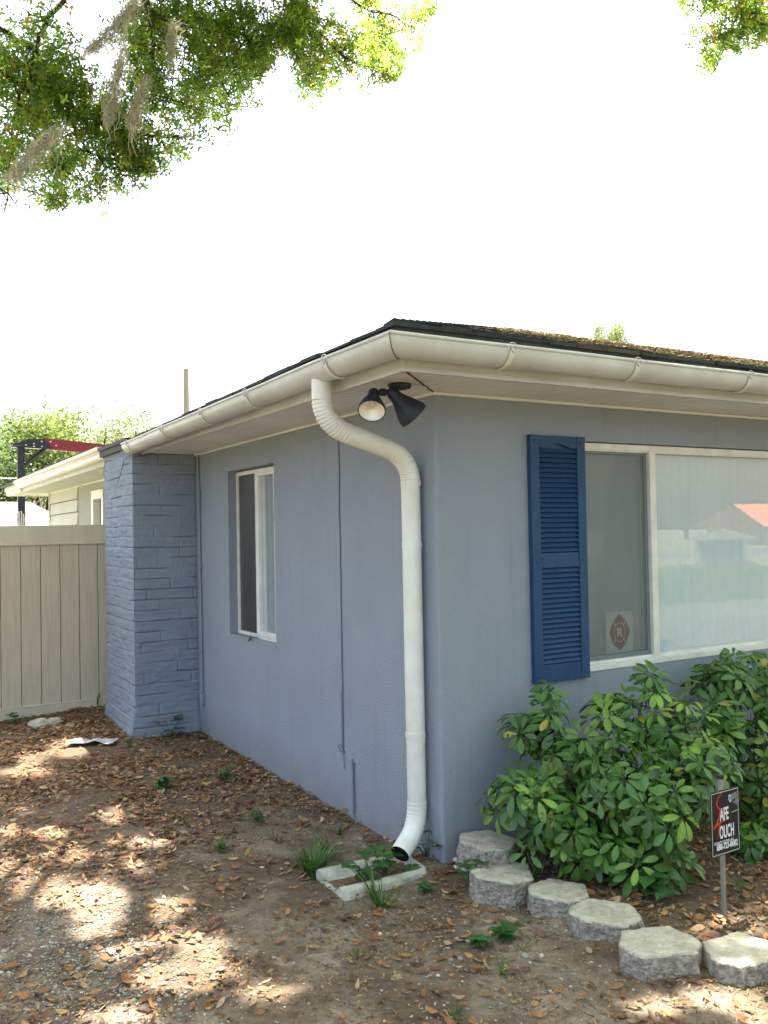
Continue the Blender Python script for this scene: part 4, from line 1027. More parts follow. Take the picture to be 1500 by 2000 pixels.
def twigs(srcs,mb,n,seed,L=(.25,.75)):
    rs=random.Random(seed); tips=[]
    for _ in range(n):
        q=rs.choice(srcs); i=rs.randrange(5,len(q)); p=Vector(q[i]); d=Vector((rs.gauss(0,1),rs.gauss(0,1),rs.gauss(-.15,.6))).normalized(); l=rs.uniform(*L)
        e=p+d*l
        if not allowed(np.array([e,p+d*l*.5]),0).all() or sungap(np.array([e]))[0]: continue
        pts=[p,p+d*l*.5+Vector((rs.gauss(0,.03),rs.gauss(0,.03),rs.gauss(0,.03))),e]; mb.tube(pts,[.006,.004,.002],4,caps=False); tips.append((p,e))
    return tips
tips1=twigs(bsrc,tr1,520,3,(.12,.42)); tips2=twigs(b2,tr2,60,5,(.15,.5))
sub(oak1,tr1.build('trunk',MT['bark'],None,True)); sub(oak2,tr2.build('trunk',MT['bark'],None,True))
def seen_crown(poly,dmin,dmax,nclump,per,rad_,tips,r):
    P=[]
    xs=[p[0] for p in poly]; ys=[p[1] for p in poly]
    for p,e in tips:
        c=np.array(e); m=int(per*r.uniform(.5,1.3)); P.append(c+r.normal(size=(m,3))*rad_*r.uniform(.5,1.0)*np.array([1,1,.7]))
    k=0
    while k<nclump:
        x=r.uniform(max(min(xs),-60),min(max(xs),1560)); y=r.uniform(max(min(ys),-60),max(ys)); d=r.uniform(dmin,dmax)
        if not inpoly(np.array([x]),np.array([y]),poly)[0]: continue
        c=np.array(at(x,y,d)); 
        if noise.noise(Vector((x*.011,y*.011,2)))<-.10-.2*(y<200 and x<330)-.25*(x>600)-.22*(y>290): continue
        k+=1; m=int(per*r.uniform(.4,1.2)); P.append(c+r.normal(size=(m,3))*rad_*r.uniform(.4,.9)*np.array([1,1,.6]))
    P=np.concatenate(P); P=P[allowed(P,0)]; P=P[~sungap(P)]; return P
P1=seen_crown(TLP,6.6,9.2,600,72,.145,tips1,rng)
P2=seen_crown(TRP,8.3,9.6,60,75,.12,tips2,rng)
def sprays(P,k=6):
    m=len(P)//k; c=P[:m]; B0=rot_basis(m); sz=rng.uniform(.75,1.3,m); a=rng.uniform(0,6.28,m); Pn=[];Bn=[];Cn=[]
    base=np.array([[.058,.104,.032],[.095,.150,.044],[.18,.225,.058],[.19,.14,.065]]); col=base[rng.choice(4,m,p=[.40,.30,.24,.06])]*rng.uniform(.75,1.3,(m,1))
    for i in range(k):
        an=a+i*2.4; d=B0[:,:,0]*np.cos(an)[:,None]+B0[:,:,1]*np.sin(an)[:,None]+B0[:,:,2]*(.5-.15*i); d/=np.linalg.norm(d,axis=1)[:,None]
        z=B0[:,:,2]-d*(B0[:,:,2]*d).sum(1)[:,None]; z/=np.linalg.norm(z,axis=1)[:,None]; y=np.cross(z,d)
        Pn.append(c+B0[:,:,2]*(-.012*i)[...] if False else c-B0[:,:,2]*(.010*i)); Bn.append(np.stack([d,y,z],2)); Cn.append(col*rng.uniform(.85,1.15,(m,1)))
    return np.concatenate(Pn),np.concatenate(Bn),np.concatenate(Cn)
def crown(name,parent,P,L0,L1,wr,mat_,cols=None):
    if L1<.07:
        P,Bb,cc=sprays(P); L=rng.uniform(L0,L1,len(P)); V,T=leaf_cloud(P,L,L*wr,Bb,.35); return V,T,np.repeat(cc,2,0)
    n=len(P); L=rng.uniform(L0,L1,n); V,T=leaf_cloud(P,L,L*wr); c=oakcols(n) if cols is None else cols; c=np.repeat(c,2,0)
    return V,T,c
def shade_points(n,xr,yr,hr,side,r=rng):  # unseen crown leaves added along the sun rays to shade the ground
    g=np.stack([r.uniform(*xr,n),r.uniform(*yr,n),np.zeros(n)],1); h=r.uniform(*hr,n); P=g+SD[None,:]*(h/SD[2])[:,None]
    # clump them
    P+=r.normal(size=(n,3))*.05
    x_,y_,w_=project(P); P=P[~((w_>.1)&(x_>-40)&(x_<1540)&(y_>-40)&(y_<2000))]; P=P[~sungap(P,1.05)]; return P
SP1=np.concatenate([shade_points(80000,(-3.4,.3),(-2.2,2.6),(6.2,10.5),0),shade_points(60000,(-3.0,.3),(1.5,5.4),(8.5,14),0),shade_points(26000,(-9,-3.2),(-5,7),(4.6,9),0)])
SP3=shade_points(26000,(-4,18),(-20,-5),(6,9.5),1)
SP2=np.concatenate([shade_points(45000,(-.2,5.5),(-4.2,.6),(6,10),1),shade_points(14000,(4,11),(-10,-3),(5.5,9),1),shade_points(16000,(-3,0),(-5,-2),(5.5,9),1)])
def mkcrown(parent,sets):
    V=[];T=[];C=[];o=0
    for P,L0,L1,wr in sets:
        v,t_,c=crown('',None,P,L0,L1,wr,None); V.append(v);T.append(t_+o);C.append(c);o+=len(v)
    ob=npmesh('crown',np.concatenate(V),np.concatenate(T),MT['oakleaf'],np.concatenate(C)); sub(parent,ob)
mkcrown(oak1,[(P1,.028,.056,.44),(SP1,.07,.11,.5)])
mkcrown(oak2,[(P2,.030,.056,.5),(SP2,.07,.11,.5),(SP3,.16,.26,.5)])
print('oak leaves',len(P1),len(P2),len(SP1),len(SP2))
# spanish moss
def moss(pxs,d,wd,nst,label,seed):
    rs=random.Random(seed); mb=MB(); P=[at(px,py,d) for px,py in pxs]
    for k in range(int(nst*.62)):
        hang=rs.random()<.45; t0=rs.uniform(0,.80); ln=rs.uniform(.12,.4)*(.25 if hang else 1); n=7; hl=rs.uniform(.03,.20)*rs.random(); off=Vector((rs.gauss(0,1),rs.gauss(0,1),rs.gauss(0,1)))*wd*rs.choice([.45,.8,1.3]); pts=[]; ph=rs.uniform(0,6)
        for i in range(n):
            t_=min(1,t0+ln*i/(n-1)); f=t_*(len(P)-1); j=min(int(f),len(P)-2); p=P[j].lerp(P[j+1],f-j)
            tap=(1-.80*t_)*(.35+.65*min(1,t_*5))*(1+.5*math.sin(t_*11+ph*.3))
            if hang: p=p-Vector((0,0,hl*i/(n-1)*2))
            pts.append(p+off*tap+Vector((noise.noise(Vector((i*.8,k*.7,seed))),noise.noise(Vector((i*.8,k*.7,seed+9))),noise.noise(Vector((i*.8,k*.7,seed+20)))))*.075)
        g=rs.uniform(.6,1.25); mb.tube(pts,[.0020,.0024,.0022,.002,.0018,.0015,.0008],3,caps=False,col=(.74*g,.70*g,.63*g))
    tag(mb.build('spanish_moss',MT['moss'],None),label,'spanish moss','spanish moss strands hanging from the oak')
moss([(275,-30),(255,15),(225,50),(190,85),(160,112)],6.3,.040,420,'pale streak of spanish moss slanting down from the top edge of the photo',1)
moss([(120,245),(90,270),(60,300),(35,330),(10,352)],6.4,.034,380,'pale spanish moss wisp slanting down at the left edge of the oak',2)
moss([(240,80),(232,130),(222,180),(212,225),(208,245)],6.6,.045,360,'dark spanish moss clump hanging straight down among the oak leaves',3)
moss([(285,150),(275,190),(262,225),(250,248)],6.7,.04,260,'short curled spanish moss clump right of the longest hanging one',4)
moss([(340,40),(335,80),(328,120)],7.0,.035,160,'thin brown spanish moss tuft under the upper middle bough',5)
# ------------------------------------------------------------------ background trees
def tree(x,y,h,rx,label,n,kind,seed,base=.25):
    r=np.random.default_rng(seed); o=empty('tree',(x,y,0),label,'tree','trees beyond the fence')
    mb=MB(); 
    for k in range(7): limb((x,y,.2 if k else -.2),(x+r.uniform(-.6,.6)*rx,y+r.uniform(-.6,.6)*rx,h*r.uniform(.6,.9)),8,.13,.02,.1,seed+k,mb,.3,6)
    sub(o,mb.build('trunk',MT['bark'],None,True))
    C=[];nc=46
    for k in range(nc):
        a=r.uniform(0,6.28); e=r.uniform(-.2,1); q=r.uniform(.55,1)
        C.append((x+rx*q*math.cos(a)*math.sqrt(max(0,1-e*e*.8)),y+rx*q*math.sin(a)*math.sqrt(max(0,1-e*e*.8)),h*(base+(1-base)*.5)+h*(1-base)*.5*e*q))
    C=np.array(C); idx=r.integers(0,nc,n); P=C[idx]+r.normal(size=(n,3))*np.array([.30,.30,.26])*rx*.55
    g={0:[.055,.085,.03],1:[.085,.115,.03],2:[.11,.13,.05]}[kind]; c=np.array(g)*r.uniform(.6,1.5,(n,1))*(1+.25*r.normal(size=(nc,1))[idx])
    c=np.clip(c,.01,.3); L=r.uniform(.07,.15,n)*(1 if kind<2 else 1.1)
    V,T=leaf_cloud(P,L,L*(.5 if kind<2 else .22),rot_basis(n,r)); sub(o,npmesh('crown',V,T,MT['farleaf'],np.repeat(c,2,0)))
tree(-.6,22,4.9,2.3,'dense green tree rising beyond the fence at the far left edge',15000,0,11)
tree(1.7,24,5.5,2.0,'yellow-green tree with the tallest tip behind the hoist arm',15000,1,12)
tree(4.0,23,5.45,1.9,'feathery light tree behind the chimney end of the roof',15000,2,13)
tree(5.6,26,5.7,1.8,'sparse tree top just left of the utility pole above the gutter',5000,0,14)
tree(-3.6,24,5.2,2.6,'broad tree further left beyond the fence',6000,0,15)
q=plane(1195,655,1,26.); tree(q.x,26,11.45,.95,'yellow-green tree top poking above the shingle roof',6500,2,16,.76)
# ------------------------------------------------------------------ shrubs
def whorl_leaf():
    # rounded oblong leaflet along +x, arched and folded: 7 stations x 3
    st=[0,.12,.30,.50,.70,.86,.96,1.0]; wd=[.04,.30,.72,.98,1.0,.78,.42,.10]; V=[]
    for s_,w_ in zip(st,wd):
        for k in (-1,0,1): V.append((s_,k*w_*.5,abs(k)*.10*w_))
    n=len(st); Fq=[(i*3+k,i*3+k+1,(i+1)*3+k+1,(i+1)*3+k) for i in range(n-1) for k in range(2)]
    return np.array(V),np.array(Fq)
LV,LF=whorl_leaf()
def shrub(base,blobs,label,seed,dens,lsz=(.066,.098),top=.5):
    r=np.random.default_rng(seed); o=empty('shrub',(base[0],base[1],gz(*base)),label,'shrub','umbrella plant shrubs under the big window')
    V=[];Fq=[];C=[];off=0; mb=MB()
    for (c,rad_) in blobs:
        c=np.array(c); n=int(dens*(rad_/.2)**2); pts=[]
        for _ in range(n*6):
            d=r.normal(size=3); d/=np.linalg.norm(d)
            if d[2]<-.55 : continue
            q=r.uniform(.72,1.06) if r.random()<.72 else r.uniform(.35,.7)
            p=c+d*rad_*q
            if p[2]<.06 or p[1]>-.05: continue
            if any(np.linalg.norm(p-x_[0])<.048 for x_ in pts): continue
            pts.append((p,d,q)); 
            if len(pts)>=n: break
        for p,d,q in pts:
            ax=d*.9+np.array([-.15,-.30,.75])+r.normal(size=3)*.28; ax/=np.linalg.norm(ax)
            u=np.cross(ax,[.3,.2,.9]); u/=np.linalg.norm(u); v=np.cross(ax,u)
            nl=r.integers(6,10); L0=r.uniform(*lsz); ph=r.uniform(0,6.28); droop=r.uniform(-.28,.42)
            if r.random()<.14: L0*=.65; droop=-.5
            bright=r.uniform(.7,1.25); young=r.random()<.20*(q>.8)+.05
            for k in range(nl):
                a=ph+k*2*math.pi/nl+r.normal()*.10; rd=u*math.cos(a)+v*math.sin(a); dr=droop+r.normal()*.10
                X=rd*math.cos(dr)-ax*math.sin(dr); Z=ax*math.cos(dr)+rd*math.sin(dr); Y=np.cross(Z,X)
                L=L0*r.uniform(.82,1.1); W=L*r.uniform(.36,.44); pet=.022
                x=LV[:,0]; bend=-.28*x*x*r.uniform(.3,1.4)
                P=p+X*pet+np.outer(x*L,X)+np.outer(LV[:,1]*W,Y)+np.outer((LV[:,2]*W*1.6+bend*L),Z)
                V.append(P);Fq.append(LF+off);off+=len(P)
                col=np.array([.175,.30,.045]) if young else np.array([.058,.142,.025])
                col=col*bright*r.uniform(.85,1.18)
                if r.random()<.012: col=np.array([.30,.28,.05])
                C.append(np.tile(col,(len(LF),1)))
            # petiole toward the inside of the blob
            e=p-d*rad_*.5-np.array([0,0,.10]); 
            if r.random()<.75: mb.tube([tuple(p+ax*.004),tuple((p+e)/2+r.normal(size=3)*.01),tuple(e)],[.0022,.0028,.004],4,caps=False)
    for (c,rad_) in blobs:
        c=Vector(c); limb((base[0]+random.uniform(-.06,.06),base[1]+random.uniform(-.05,.05),gz(*base)-.03),c,8,.014,.007,.0,seed+c.x*7,mb,.25,6)
    sub(o,npmesh('foliage',np.concatenate(V),np.concatenate(Fq),MT['shrubleaf'],np.concatenate(C),smooth=True)); sub(o,mb.build('stems',MT['stem'],None,True))
def B(px,py,y,r): return (tuple(plane(px,py,1,y)),r)
shrub((.55,-.55),[B(1042,1432,-.26,.125),B(1015,1560,-.36,.145),B(1110,1490,-.42,.18),B(1205,1408,-.36,.155),B(1215,1530,-.62,.20),B(1120,1630,-.55,.17),B(1325,1440,-.60,.18),B(1330,1560,-.78,.20),B(1235,1655,-.72,.16),B(1385,1490,-.78,.13),B(1060,1660,-.45,.11),B(1300,1680,-.85,.10),B(1150,1560,-.3,.2),B(1075,1370,-.25,.09),B(1260,1345,-.42,.10),B(1180,1660,-.62,.13),B(1080,1600,-.5,.14),B(1270,1590,-.8,.15)],'large umbrella plant shrub with whorled glossy leaves spilling over the edging blocks',21,36)
shrub((1.75,-.38),[B(1400,1345,-.32,.17),B(1490,1330,-.34,.17),B(1460,1430,-.45,.22),B(1555,1380,-.38,.24),B(1500,1520,-.55,.20),B(1600,1520,-.55,.25),B(1440,1310,-.25,.12)],'taller umbrella plant shrub below the large window at the right edge behind the other',22,32)
shrub((1.5,-.95),[B(1480,1640,-.8,.13),B(1560,1600,-.85,.2),B(1440,1690,-.72,.06)],'low umbrella plant shrub half hidden behind the yard sign',23,24)
# ------------------------------------------------------------------ weeds
def tuft(px,py,n,h,spread,label,seed,grp='grass tufts'):
    r=random.Random(seed); p=gp(px,py,0); z=gz(p.x,p.y); mb=MB()
    for k in range(n):
        a=r.uniform(0,6.28); rr=r.uniform(0,spread*.35); b=Vector((p.x+rr*math.cos(a),p.y+rr*math.sin(a),z-.01)); l=h*r.uniform(.5,1.15); lean=r.uniform(.2,1.0); w_=r.uniform(.003,.0058)*(1 if h<.15 else 1.3)
        d=Vector((math.cos(a),math.sin(a),0)); sd=Vector((-math.sin(a),math.cos(a),0)); vs=[]
        n_=6
        for i in range(n_):
            t_=i/(n_-1); q=b+d*(lean*l*t_**1.5)+Vector((0,0,l*(t_-.45*lean*t_*t_))); ww=w_*(1-t_**2)+.0003
            vs+= [q-sd*ww,q+sd*ww]
        g=r.uniform(.6,1.4); c=(.045*g,.105*g,.022*g) if r.random()<.9 else (.22*g,.18*g,.07*g)
        mb.add(vs,[(2*i,2*i+1,2*i+3,2*i+2) for i in range(n_-1)],0,c)
    tag(mb.build('grass_tuft',MT['weed'],None),label,'grass tuft',grp)
def broad(px,py,n,h,ls,label,seed,name='weed',cat='weed',grp='broadleaf weeds'):
    r=random.Random(seed); p=gp(px,py,0); z=gz(p.x,p.y); mb=MB()
    for k in range(n):
        a=r.uniform(0,6.28); top_=Vector((p.x+r.gauss(0,h*.35),p.y+r.gauss(0,h*.35),z+h*r.uniform(.25,1.0))); b=Vector((p.x,p.y,z-.005))
        g=r.uniform(.7,1.3); c=(.040*g,.115*g,.028*g)
        mb.tube([b,(b+top_)/2+Vector((0,0,.01)),top_],[.0018,.0014,.001],4,caps=False,col=c)
        for m in range(r.choice([1,3,3])):
            am=a+m*2.1+r.uniform(-.4,.4); d=Vector((math.cos(am),math.sin(am),r.uniform(-.2,.35))).normalized(); sd=d.cross(Vector((0,0,1))).normalized(); up=sd.cross(d); l=ls*r.uniform(.6,1.1); w_=l*.40
            vs=[top_]
            prof=[(.18,.7),(.42,1.0),(.7,.72),(.9,.3)]
            for s_,ww in prof: vs+=[top_+d*l*s_-sd*w_*ww+up*.12*l*ww, top_+d*l*s_-up*(.06*l*s_), top_+d*l*s_+sd*w_*ww+up*.12*l*ww]
            vs.append(top_+d*l-up*.12*l)
            fs=[(0,1,2),(0,2,3)]+[(1+3*i+k2,4+3*i+k2,5+3*i+k2,2+3*i+k2) for i in range(3) for k2 in range(2)]+[(10,13,11),(11,13,12)]
            mb.add(vs,fs,0,c)
    tag(mb.build(name,MT['weed'],None,True),label,cat,grp)
tuft(612,1705,95,.19,.14,'bushiest grass tuft left of the splash block',1)
tuft(640,1672,30,.15,.10,'smaller grass tuft behind the bushiest one near the wall',2)
tuft(745,1775,42,.13,.10,'low dark grass tuft in front of the splash block',3)
tuft(735,1760,7,.24,.05,'long arching grass blades bending over the front of the splash block',4)
tuft(432,1662,34,.10,.09,'thin grass tuft in sandy soil in the open middle of the yard',5)
tuft(662,1627,10,.11,.03,'upright grass sprig close to the wall below the loose conduit',6)
tuft(700,1872,16,.05,.12,'flat sparse grass patch in the foreground dirt below the splash block',7)
tuft(890,1992,18,.07,.10,'grass blades at the bottom edge of the photo',8)
tuft(190,1390,9,.22,.06,'long grass blades leaning against the fence base beside the chimney',9)
tuft(985,1905,14,.06,.10,'small grass patch below the third edging block in the foreground',10)
tuft(572,1545,26,.06,.12,'short green grass along the foot of the side wall',11)
tuft(540,1640,16,.09,.08,'wispy grass near the yard side of the bushiest tuft',12)
broad(752,1712,15,.13,.055,'leafy weed growing through the splash block below the spout',21)
broad(716,1728,15,.13,.055,'weed leaves hanging over the front of the splash block',22)
broad(832,1685,20,.15,.022,'fine-leaved weed climbing beside the downspout elbow',23)
broad(930,1738,11,.12,.06,'leafy green weed at the foot of the second edging block',24)
broad(864,1692,8,.09,.045,'small weed between the spout and the wall corner',25)
broad(828,1748,6,.04,.04,'tiny weed on the bare sand in front of the splash block',26)
broad(322,1540,26,.07,.05,'low leafy weed patch in the leaves midway along the yard',27)
broad(333,1440,8,.16,.06,'weed sprig standing against the base of the brick chimney',28)
broad(988,1842,9,.06,.055,'pale green weed in the foreground below the third edging block',29)
broad(932,1852,7,.05,.045,'dull green weed left of the pale one in the foreground',30)
broad(440,1522,10,.09,.05,'dark weed sprout in the shaded leaves near the side wall',31)
broad(255,1462,7,.08,.04,'tiny weed at the outer corner of the chimney base',32)
broad(30,1418,8,.10,.05,'weed at the foot of the fence by the left edge',33)
broad(1275,1770,12,.10,.085,'serrated creeper leaves low in the bed behind the edging blocks',34)
broad(1440,1770,4,.07,.04,'small weed by the stake of the yard sign',35)
broad(500,1605,9,.06,.04,'sprouting weed in the dark soil by the side wall',36)
# ------------------------------------------------------------------ litter
def gzv(P): return np.array([gz(x,y) for x,y in P])
def inbuild(x,y): return ((x>-.01)&(y>-.01))|((x>-.60)&(y>3.69)&(y<4.8))|(y>5.12)
def litter():
    n=170000; r=np.random.default_rng(5)
    x=r.uniform(-4.2,4.2,n); y=r.uniform(-3.4,5.1,n); 
    px,py,w_=project(np.stack([x,y,np.zeros(n)],1)); keep=(w_<.2)|((px>-700)&(px<2500)&(py<2900)); keep&=~inbuild(x,y)
    x,y=x[keep],y[keep]
    dens=np.clip((y-.5)/1.6,0,1)*.95+.33                       # deep drift towards the fence
    cl=np.array([noise.noise(Vector((a*1.6,b*1.6,4)))+.6*noise.noise(Vector((a*4.5,b*4.5,8))) for a,b in zip(x,y)])
    dens=dens*np.clip(.75+1.5*cl,.08,1.6)
    bed=(x>.3)&(y>-1.4); dens=np.where(bed,.75,dens); near=np.exp(-((x+.02)/.10)**2)*(y>0); dens=dens+.45*near
    keep=r.random(len(x))<dens*.85; x,y=x[keep],y[keep]; n=len(x)
    ang=r.uniform(0,6.28,n); L=np.where(r.random(n)<.58,r.uniform(.009,.026,n),r.uniform(.026,.062,n))*np.where(r.random(n)<.12,1.2,1); W=L*r.uniform(.28,.44,n)
    tilt=r.normal(0,.28,n); roll=r.normal(0,.35,n); z=gzv(zip(x,y))+.004+np.abs(r.normal(0,.006,n))
    st=[(0,0),(.3,.85),(.65,.9),(1,0)]
    cx=np.cos(ang);sx_=np.sin(ang); curl=r.uniform(-.1,.45,n); fold=r.uniform(-.2,.9,n)
    V=np.zeros((n,10,3)); k=0; tt=[0,.25,.55,.82,1.0]; ww=[.06,.78,1.0,.62,.05]
    # 5 stations x 2 edges
    for t_,w1 in zip(tt,ww):
        for s_ in (-1,1):
            lx=(t_-.5)*L; ly=s_*w1*W*.5; lz=curl*L*((t_-.5)**2)*1.8+fold*np.abs(ly)*.5*s_*np.sign(roll)+ly*np.tan(roll)*.6+lx*np.tan(tilt)*.5
            V[:,k,0]=x+lx*cx-ly*sx_; V[:,k,1]=y+lx*sx_+ly*cx; V[:,k,2]=z+lz+np.abs(tilt)*L*.22; k+=1
    base=np.arange(n)[:,None]*10; Fq=np.concatenate([base+np.array([2*i,2*i+1,2*i+3,2*i+2]) for i in range(4)],1).reshape(-1,4)
    pal=np.array([[.29,.125,.045],[.37,.19,.07],[.40,.265,.13],[.44,.34,.21],[.15,.075,.04],[.23,.12,.06],[.42,.30,.08]])
    kk=r.choice(7,n,p=[.20,.18,.17,.13,.14,.16,.02]); c=pal[kk]*r.uniform(.65,1.2,(n,1))
    o=npmesh('fallen_leaves',V.reshape(-1,3),Fq,MT['litter'],np.repeat(c,4,0)); tag(o,'dry brown and orange oak leaves littering the yard','leaf litter',kind='stuff')
    print('litter',n)
    # dry catkins and twig crumbs
    n=52000; x=r.uniform(-2.6,2.2,n); y=r.uniform(-2.3,3.5,n); px,py,w_=project(np.stack([x,y,np.zeros(n)],1)); keep=(px>-40)&(px<1540)&(py<2050)&~inbuild(x,y)
    x,y=x[keep],y[keep]; cl=np.array([noise.noise(Vector((a*2.2,b*2.2,14)))+.5*noise.noise(Vector((a*6,b*6,3))) for a,b in zip(x,y)])
    keep=r.random(len(x))<np.clip(.5+1.9*cl,.04,1); x,y=x[keep],y[keep]; n=len(x)
    z=gzv(zip(x,y))+.002+np.abs(r.normal(0,.004,n)); a=r.uniform(0,6.28,n); L=r.uniform(.010,.034,n); bnd=r.uniform(-.9,.9,n); w0=.0017
    V=np.zeros((n,6,3))
    for i,t_ in enumerate((0,.5,1)):
        aa=a+bnd*t_; X=x+np.cos(aa)*L*t_; Y=y+np.sin(aa)*L*t_; Z=z+.35*L*t_*(1-t_)*2
        for j,s_ in enumerate((-1,1)):
            V[:,2*i+j,0]=X-np.sin(aa)*w0*s_; V[:,2*i+j,1]=Y+np.cos(aa)*w0*s_; V[:,2*i+j,2]=Z+.0008*j
    base=np.arange(n)[:,None]*6; Fq=np.concatenate([base+np.array([0,1,3,2]),base+np.array([2,3,5,4])],1).reshape(-1,4)
    pal=np.array([[.17,.10,.042],[.30,.19,.075],[.07,.042,.022],[.47,.33,.13]]); c=pal[r.choice(4,n,p=[.35,.3,.2,.15])]*r.uniform(.7,1.2,(n,1))
    o=npmesh('dry_catkins',V.reshape(-1,3),Fq,MT['litter'],np.repeat(c,2,0)); tag(o,'fine brown catkins and twig crumbs scattered over the sand','plant debris',kind='stuff')
    # pebbles and shell chips
    n=6200; x=np.concatenate([r.uniform(-2.4,2.2,900),r.normal(-1.75,.26,4600),r.normal(-.25,.35,700)]); y=np.concatenate([r.uniform(-2.2,3,900),r.normal(.0,.50,4600),r.normal(-.8,.3,700)])
    keep=~inbuild(x,y); x,y=x[keep],y[keep]; n=len(x); s_=r.uniform(.0020,.0068,n)*np.where(r.random(n)<.08,1.8,1)
    bm=bmesh.new(); bmesh.ops.create_icosphere(bm,subdivisions=1,radius=1); iv=np.array([v.co for v in bm.verts]); fi=np.array([[v.index for v in f.verts] for f in bm.faces]); bm.free()
    z=gzv(zip(x,y)); Rm=rot_basis(n,r); sc_=np.stack([s_*r.uniform(.8,1.6,n),s_*r.uniform(.7,1.2,n),s_*r.uniform(.4,.8,n)],1)
    V=(iv[None,:,:]*(1+r.normal(0,.12,(n,len(iv),1))))*sc_[:,None,:]; ca=np.cos(s_*9999);sa=np.sin(s_*9999)
    X=V[:,:,0]*ca[:,None]-V[:,:,1]*sa[:,None]+x[:,None]; Y=V[:,:,0]*sa[:,None]+V[:,:,1]*ca[:,None]+y[:,None]; Z=V[:,:,2]+z[:,None]+s_[:,None]*.25
    V=np.stack([X,Y,Z],2).reshape(-1,3); T=(fi[None]+np.arange(n)[:,None,None]*len(iv)).reshape(-1,3)
    pal=np.array([[.27,.28,.24],[.20,.185,.155],[.44,.41,.34],[.12,.11,.09]]); c=pal[r.choice(4,n,p=[.3,.35,.15,.2])]*r.uniform(.8,1.15,(n,1))
    o=npmesh('pebbles',V,T,MT['shell'],np.repeat(c,len(fi),0),smooth=True); tag(o,'pale pebbles and shell chips bedded in the sandy soil','pebbles',kind='stuff')
litter()
def roof_litter():
    r=np.random.default_rng(9); n=45000; s_=r.uniform(-.4,8.5,n); d=r.uniform(-.5,3.1,n); keep=(s_>d+.0)&(r.random(n)<np.clip((s_-.3)/1.5,.04,1))&(np.array([noise.noise(Vector((a*1.5,b*1.5,0))) for a,b in zip(s_,d)])>-.28)
    s_,d=s_[keep],d[keep]; n=len(s_); P=np.stack([s_,d,ze+SL*(d+EV)+.014+np.abs(r.normal(0,.006,n))],1); L=r.uniform(.025,.06,n); B_=rot_basis(n,r); B_[:,2,0]*=.3; B_[:,2,1]*=.3
    V,T=leaf_cloud(P,L,L*.4,B_); c=np.array([[.34,.24,.13],[.42,.33,.2],[.25,.2,.09],[.22,.2,.06]])[r.choice(4,n)]*r.uniform(.7,1.2,(n,1))
    tag(npmesh('roof_leaf_litter',V,T,MT['litter'],np.repeat(c,2,0)),'dry leaves lying on the front slope of the shingle roof','leaf litter',kind='stuff')
roof_litter()
# ------------------------------------------------------------------ street side behind the camera (seen mirrored in the windows)
def mir(px,py,dist):
    d=at(px,py,1)-CP; d=Vector((d.x,-d.y,d.z)); c=Vector((CP.x,-CP.y+.14,CP.z)); h=math.hypot(d.x,d.y); return c+d*(dist/h)
s0=mir(1410,1100,40); dirv=(Vector((0,0,0))-Vector((s0.x,s0.y,0))).normalized(); 
ms=empty('monument_sign',(s0.x,s0.y,0),'blue street sign board under a small gabled roof across the lawn','monument sign')
ang=math.atan2(-dirv.x,dirv.y)+math.pi; X=Matrix.Translation((s0.x,s0.y,0))@Matrix.Rotation(ang,4,'Z')
mb=MB(); mb.box(-.85,.85,-.06,.06,.15,1.05,0,X=X); sub(ms,mb.build('board',MT['panelblue'],None))
mb=MB()
for sgn in (-1,1):
    y_=.065*sgn
    for a_,b_,c_,d_ in ((-.16,.16,.86,.89),(-.16,-.13,.56,.86),(.13,.16,.56,.86),(-.10,-.02,.64,.80),(.03,.09,.66,.72),(.03,.09,.76,.80),(-.10,.10,.50,.53)): mb.box(a_,b_,min(y_,y_+.005*sgn),max(y_,y_+.005*sgn),c_,d_,0,X=X)
    for k in range(14):
        if k in (4,9): continue
        mb.box(-.66+k*.095,-.60+k*.095,min(y_,y_+.005*sgn),max(y_,y_+.005*sgn),.26,.34+.03*(k%3==0),0,X=X)
lt=sub(ms,mb.build('lettering',MT['signwhite'],None)); lt['kind']='stuff'
mb=MB(); mb.box(-1.05,-.86,-.12,.12,0,1.1,0,X=X); mb.box(.86,1.05,-.12,.12,0,1.1,0,X=X); mb.box(-1.1,1.1,-.2,.2,0,.12,0,X=X); sub(ms,mb.build('posts',MT['white'],None))
mb=MB(); mb.prism([(-1.35,1.1),(1.35,1.1),(1.35,1.16),(0,1.55),(-1.35,1.16)],-.35,.35,0,X=X,axis=1); sub(ms,mb.build('roof',MT['white'],None))
fb=mir(1492,1040,78); xa_=Vector((R_.x,-R_.y,0)); xa_=(Matrix.Rotation(rad(-14),3,'Z')@xa_).normalized(); ya_=Vector((0,0,1)).cross(xa_)
X=Matrix((xa_,ya_,Vector((0,0,1)))).transposed().to_4x4(); X.translation=Vector((fb.x,fb.y,0))
cb=empty('orange_roofed_building',(fb.x,fb.y,0),'low cream building with a broad orange tile roof across the street','building')
mb=MB(); mb.box(.8,21,-9,-.9,0,1.6,0,X=X); sub(cb,mb.build('wall',MT['cream'],None))
mb=MB(); vs=[X@Vector(v) for v in ((0,-10,1.55),(22,-10,1.55),(22,0,1.55),(0,0,1.55),(.4,-4.5,3.5),(20,-4.5,3.5))]; mb.add(vs,[(0,1,5,4),(1,2,5),(2,3,4,5),(3,0,4),(3,2,1,0)]); sub(cb,mb.build('roof',MT['orange'],None))
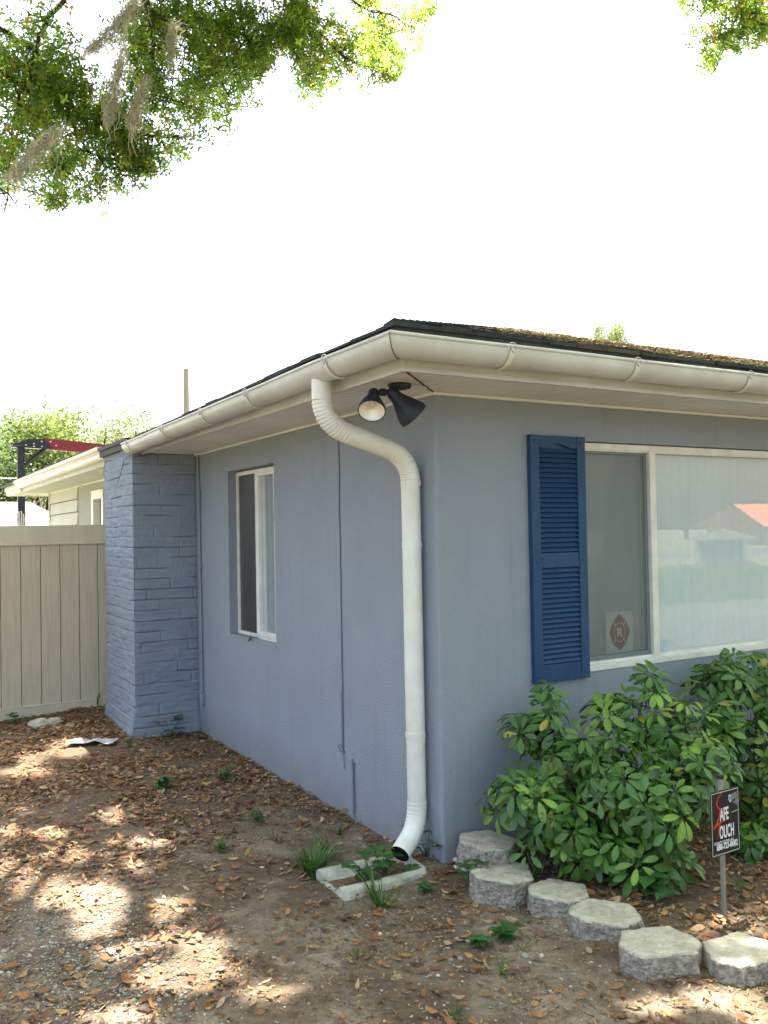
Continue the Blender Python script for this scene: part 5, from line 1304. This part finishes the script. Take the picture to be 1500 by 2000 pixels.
for k in range(5):
    mb=MB(); mb.box(2+k*3.6,3.6+k*3.6,-.89,-.84,.9,1.7,0,X=X); sub(cb,mb.build('window',MT['panelblue'],None))
mb=MB(); mb.box(-200,200,-36,-28,0,.035); tag(mb.build('road',MT['asphalt'],None),kind='structure')
for k,(x_,y_,h_,rx) in enumerate([(2,-26,6,3),(22,-60,8,5),(34,-50,7,4),(60,-58,8,5),(-14,-34,7,4),(8,-62,8,5),(46,-70,9,6),(-22,-6,7,3.5),(-17,9,6,3)]):
    lab=['round street tree nearest the camera side of the road','tall tree left of the orange roofed building','tree in front of the orange roofed building','tree right of the orange roofed building','street tree far to the left of the yard','tree across the road','tall tree behind the orange roofed building','yard tree left of the side window','yard tree beyond the left fence corner'][k]
    tree(x_,y_,h_,rx,lab,2600,k%2,70+k)

r_=np.random.default_rng(88); hg=empty('hedge',(6,-9.6,0),'clipped green hedge between the yard and the street, seen mirrored in the big window','hedge')
n_=34000; P=np.stack([r_.uniform(-3,16,n_),-9.6+r_.uniform(-.5,.5,n_),0.82*r_.uniform(0.02,1,n_)**.7],1); P[:,2]+=np.array([.12*noise.noise(Vector((a*1.2,b,0))) for a,b in zip(P[:,0],P[:,1])])
V,T=leaf_cloud(P,r_.uniform(.05,.10,n_),r_.uniform(.025,.05,n_),rot_basis(n_,r_)); c=np.array([[.07,.13,.03]])*r_.uniform(.6,1.6,(n_,1))
sub(hg,npmesh('foliage',V,T,MT['farleaf'],np.repeat(c,2,0)))
mb=MB()
for k in range(60): mb.tube([(-3+k*.32,-9.6,-.05),(-3+k*.32+.05,-9.55,.5),(-3+k*.32-.04,-9.65,.95)],[.015,.01,.004],4)
sub(hg,mb.build('stems',MT['stem'],None))
for k,(x_,y_) in enumerate([(52,-78),(68,-74),(84,-70),(38,-84),(100,-60),(20,-84)]):
    tree(x_,y_,7+k%3,7,['distant tree behind the street sign','distant broad tree right of the street sign','distant tree past the orange roof','distant tree left of the street sign','farthest tree down the street','distant tree above the road on the left'][k],3500,k%2,170+k,.08)
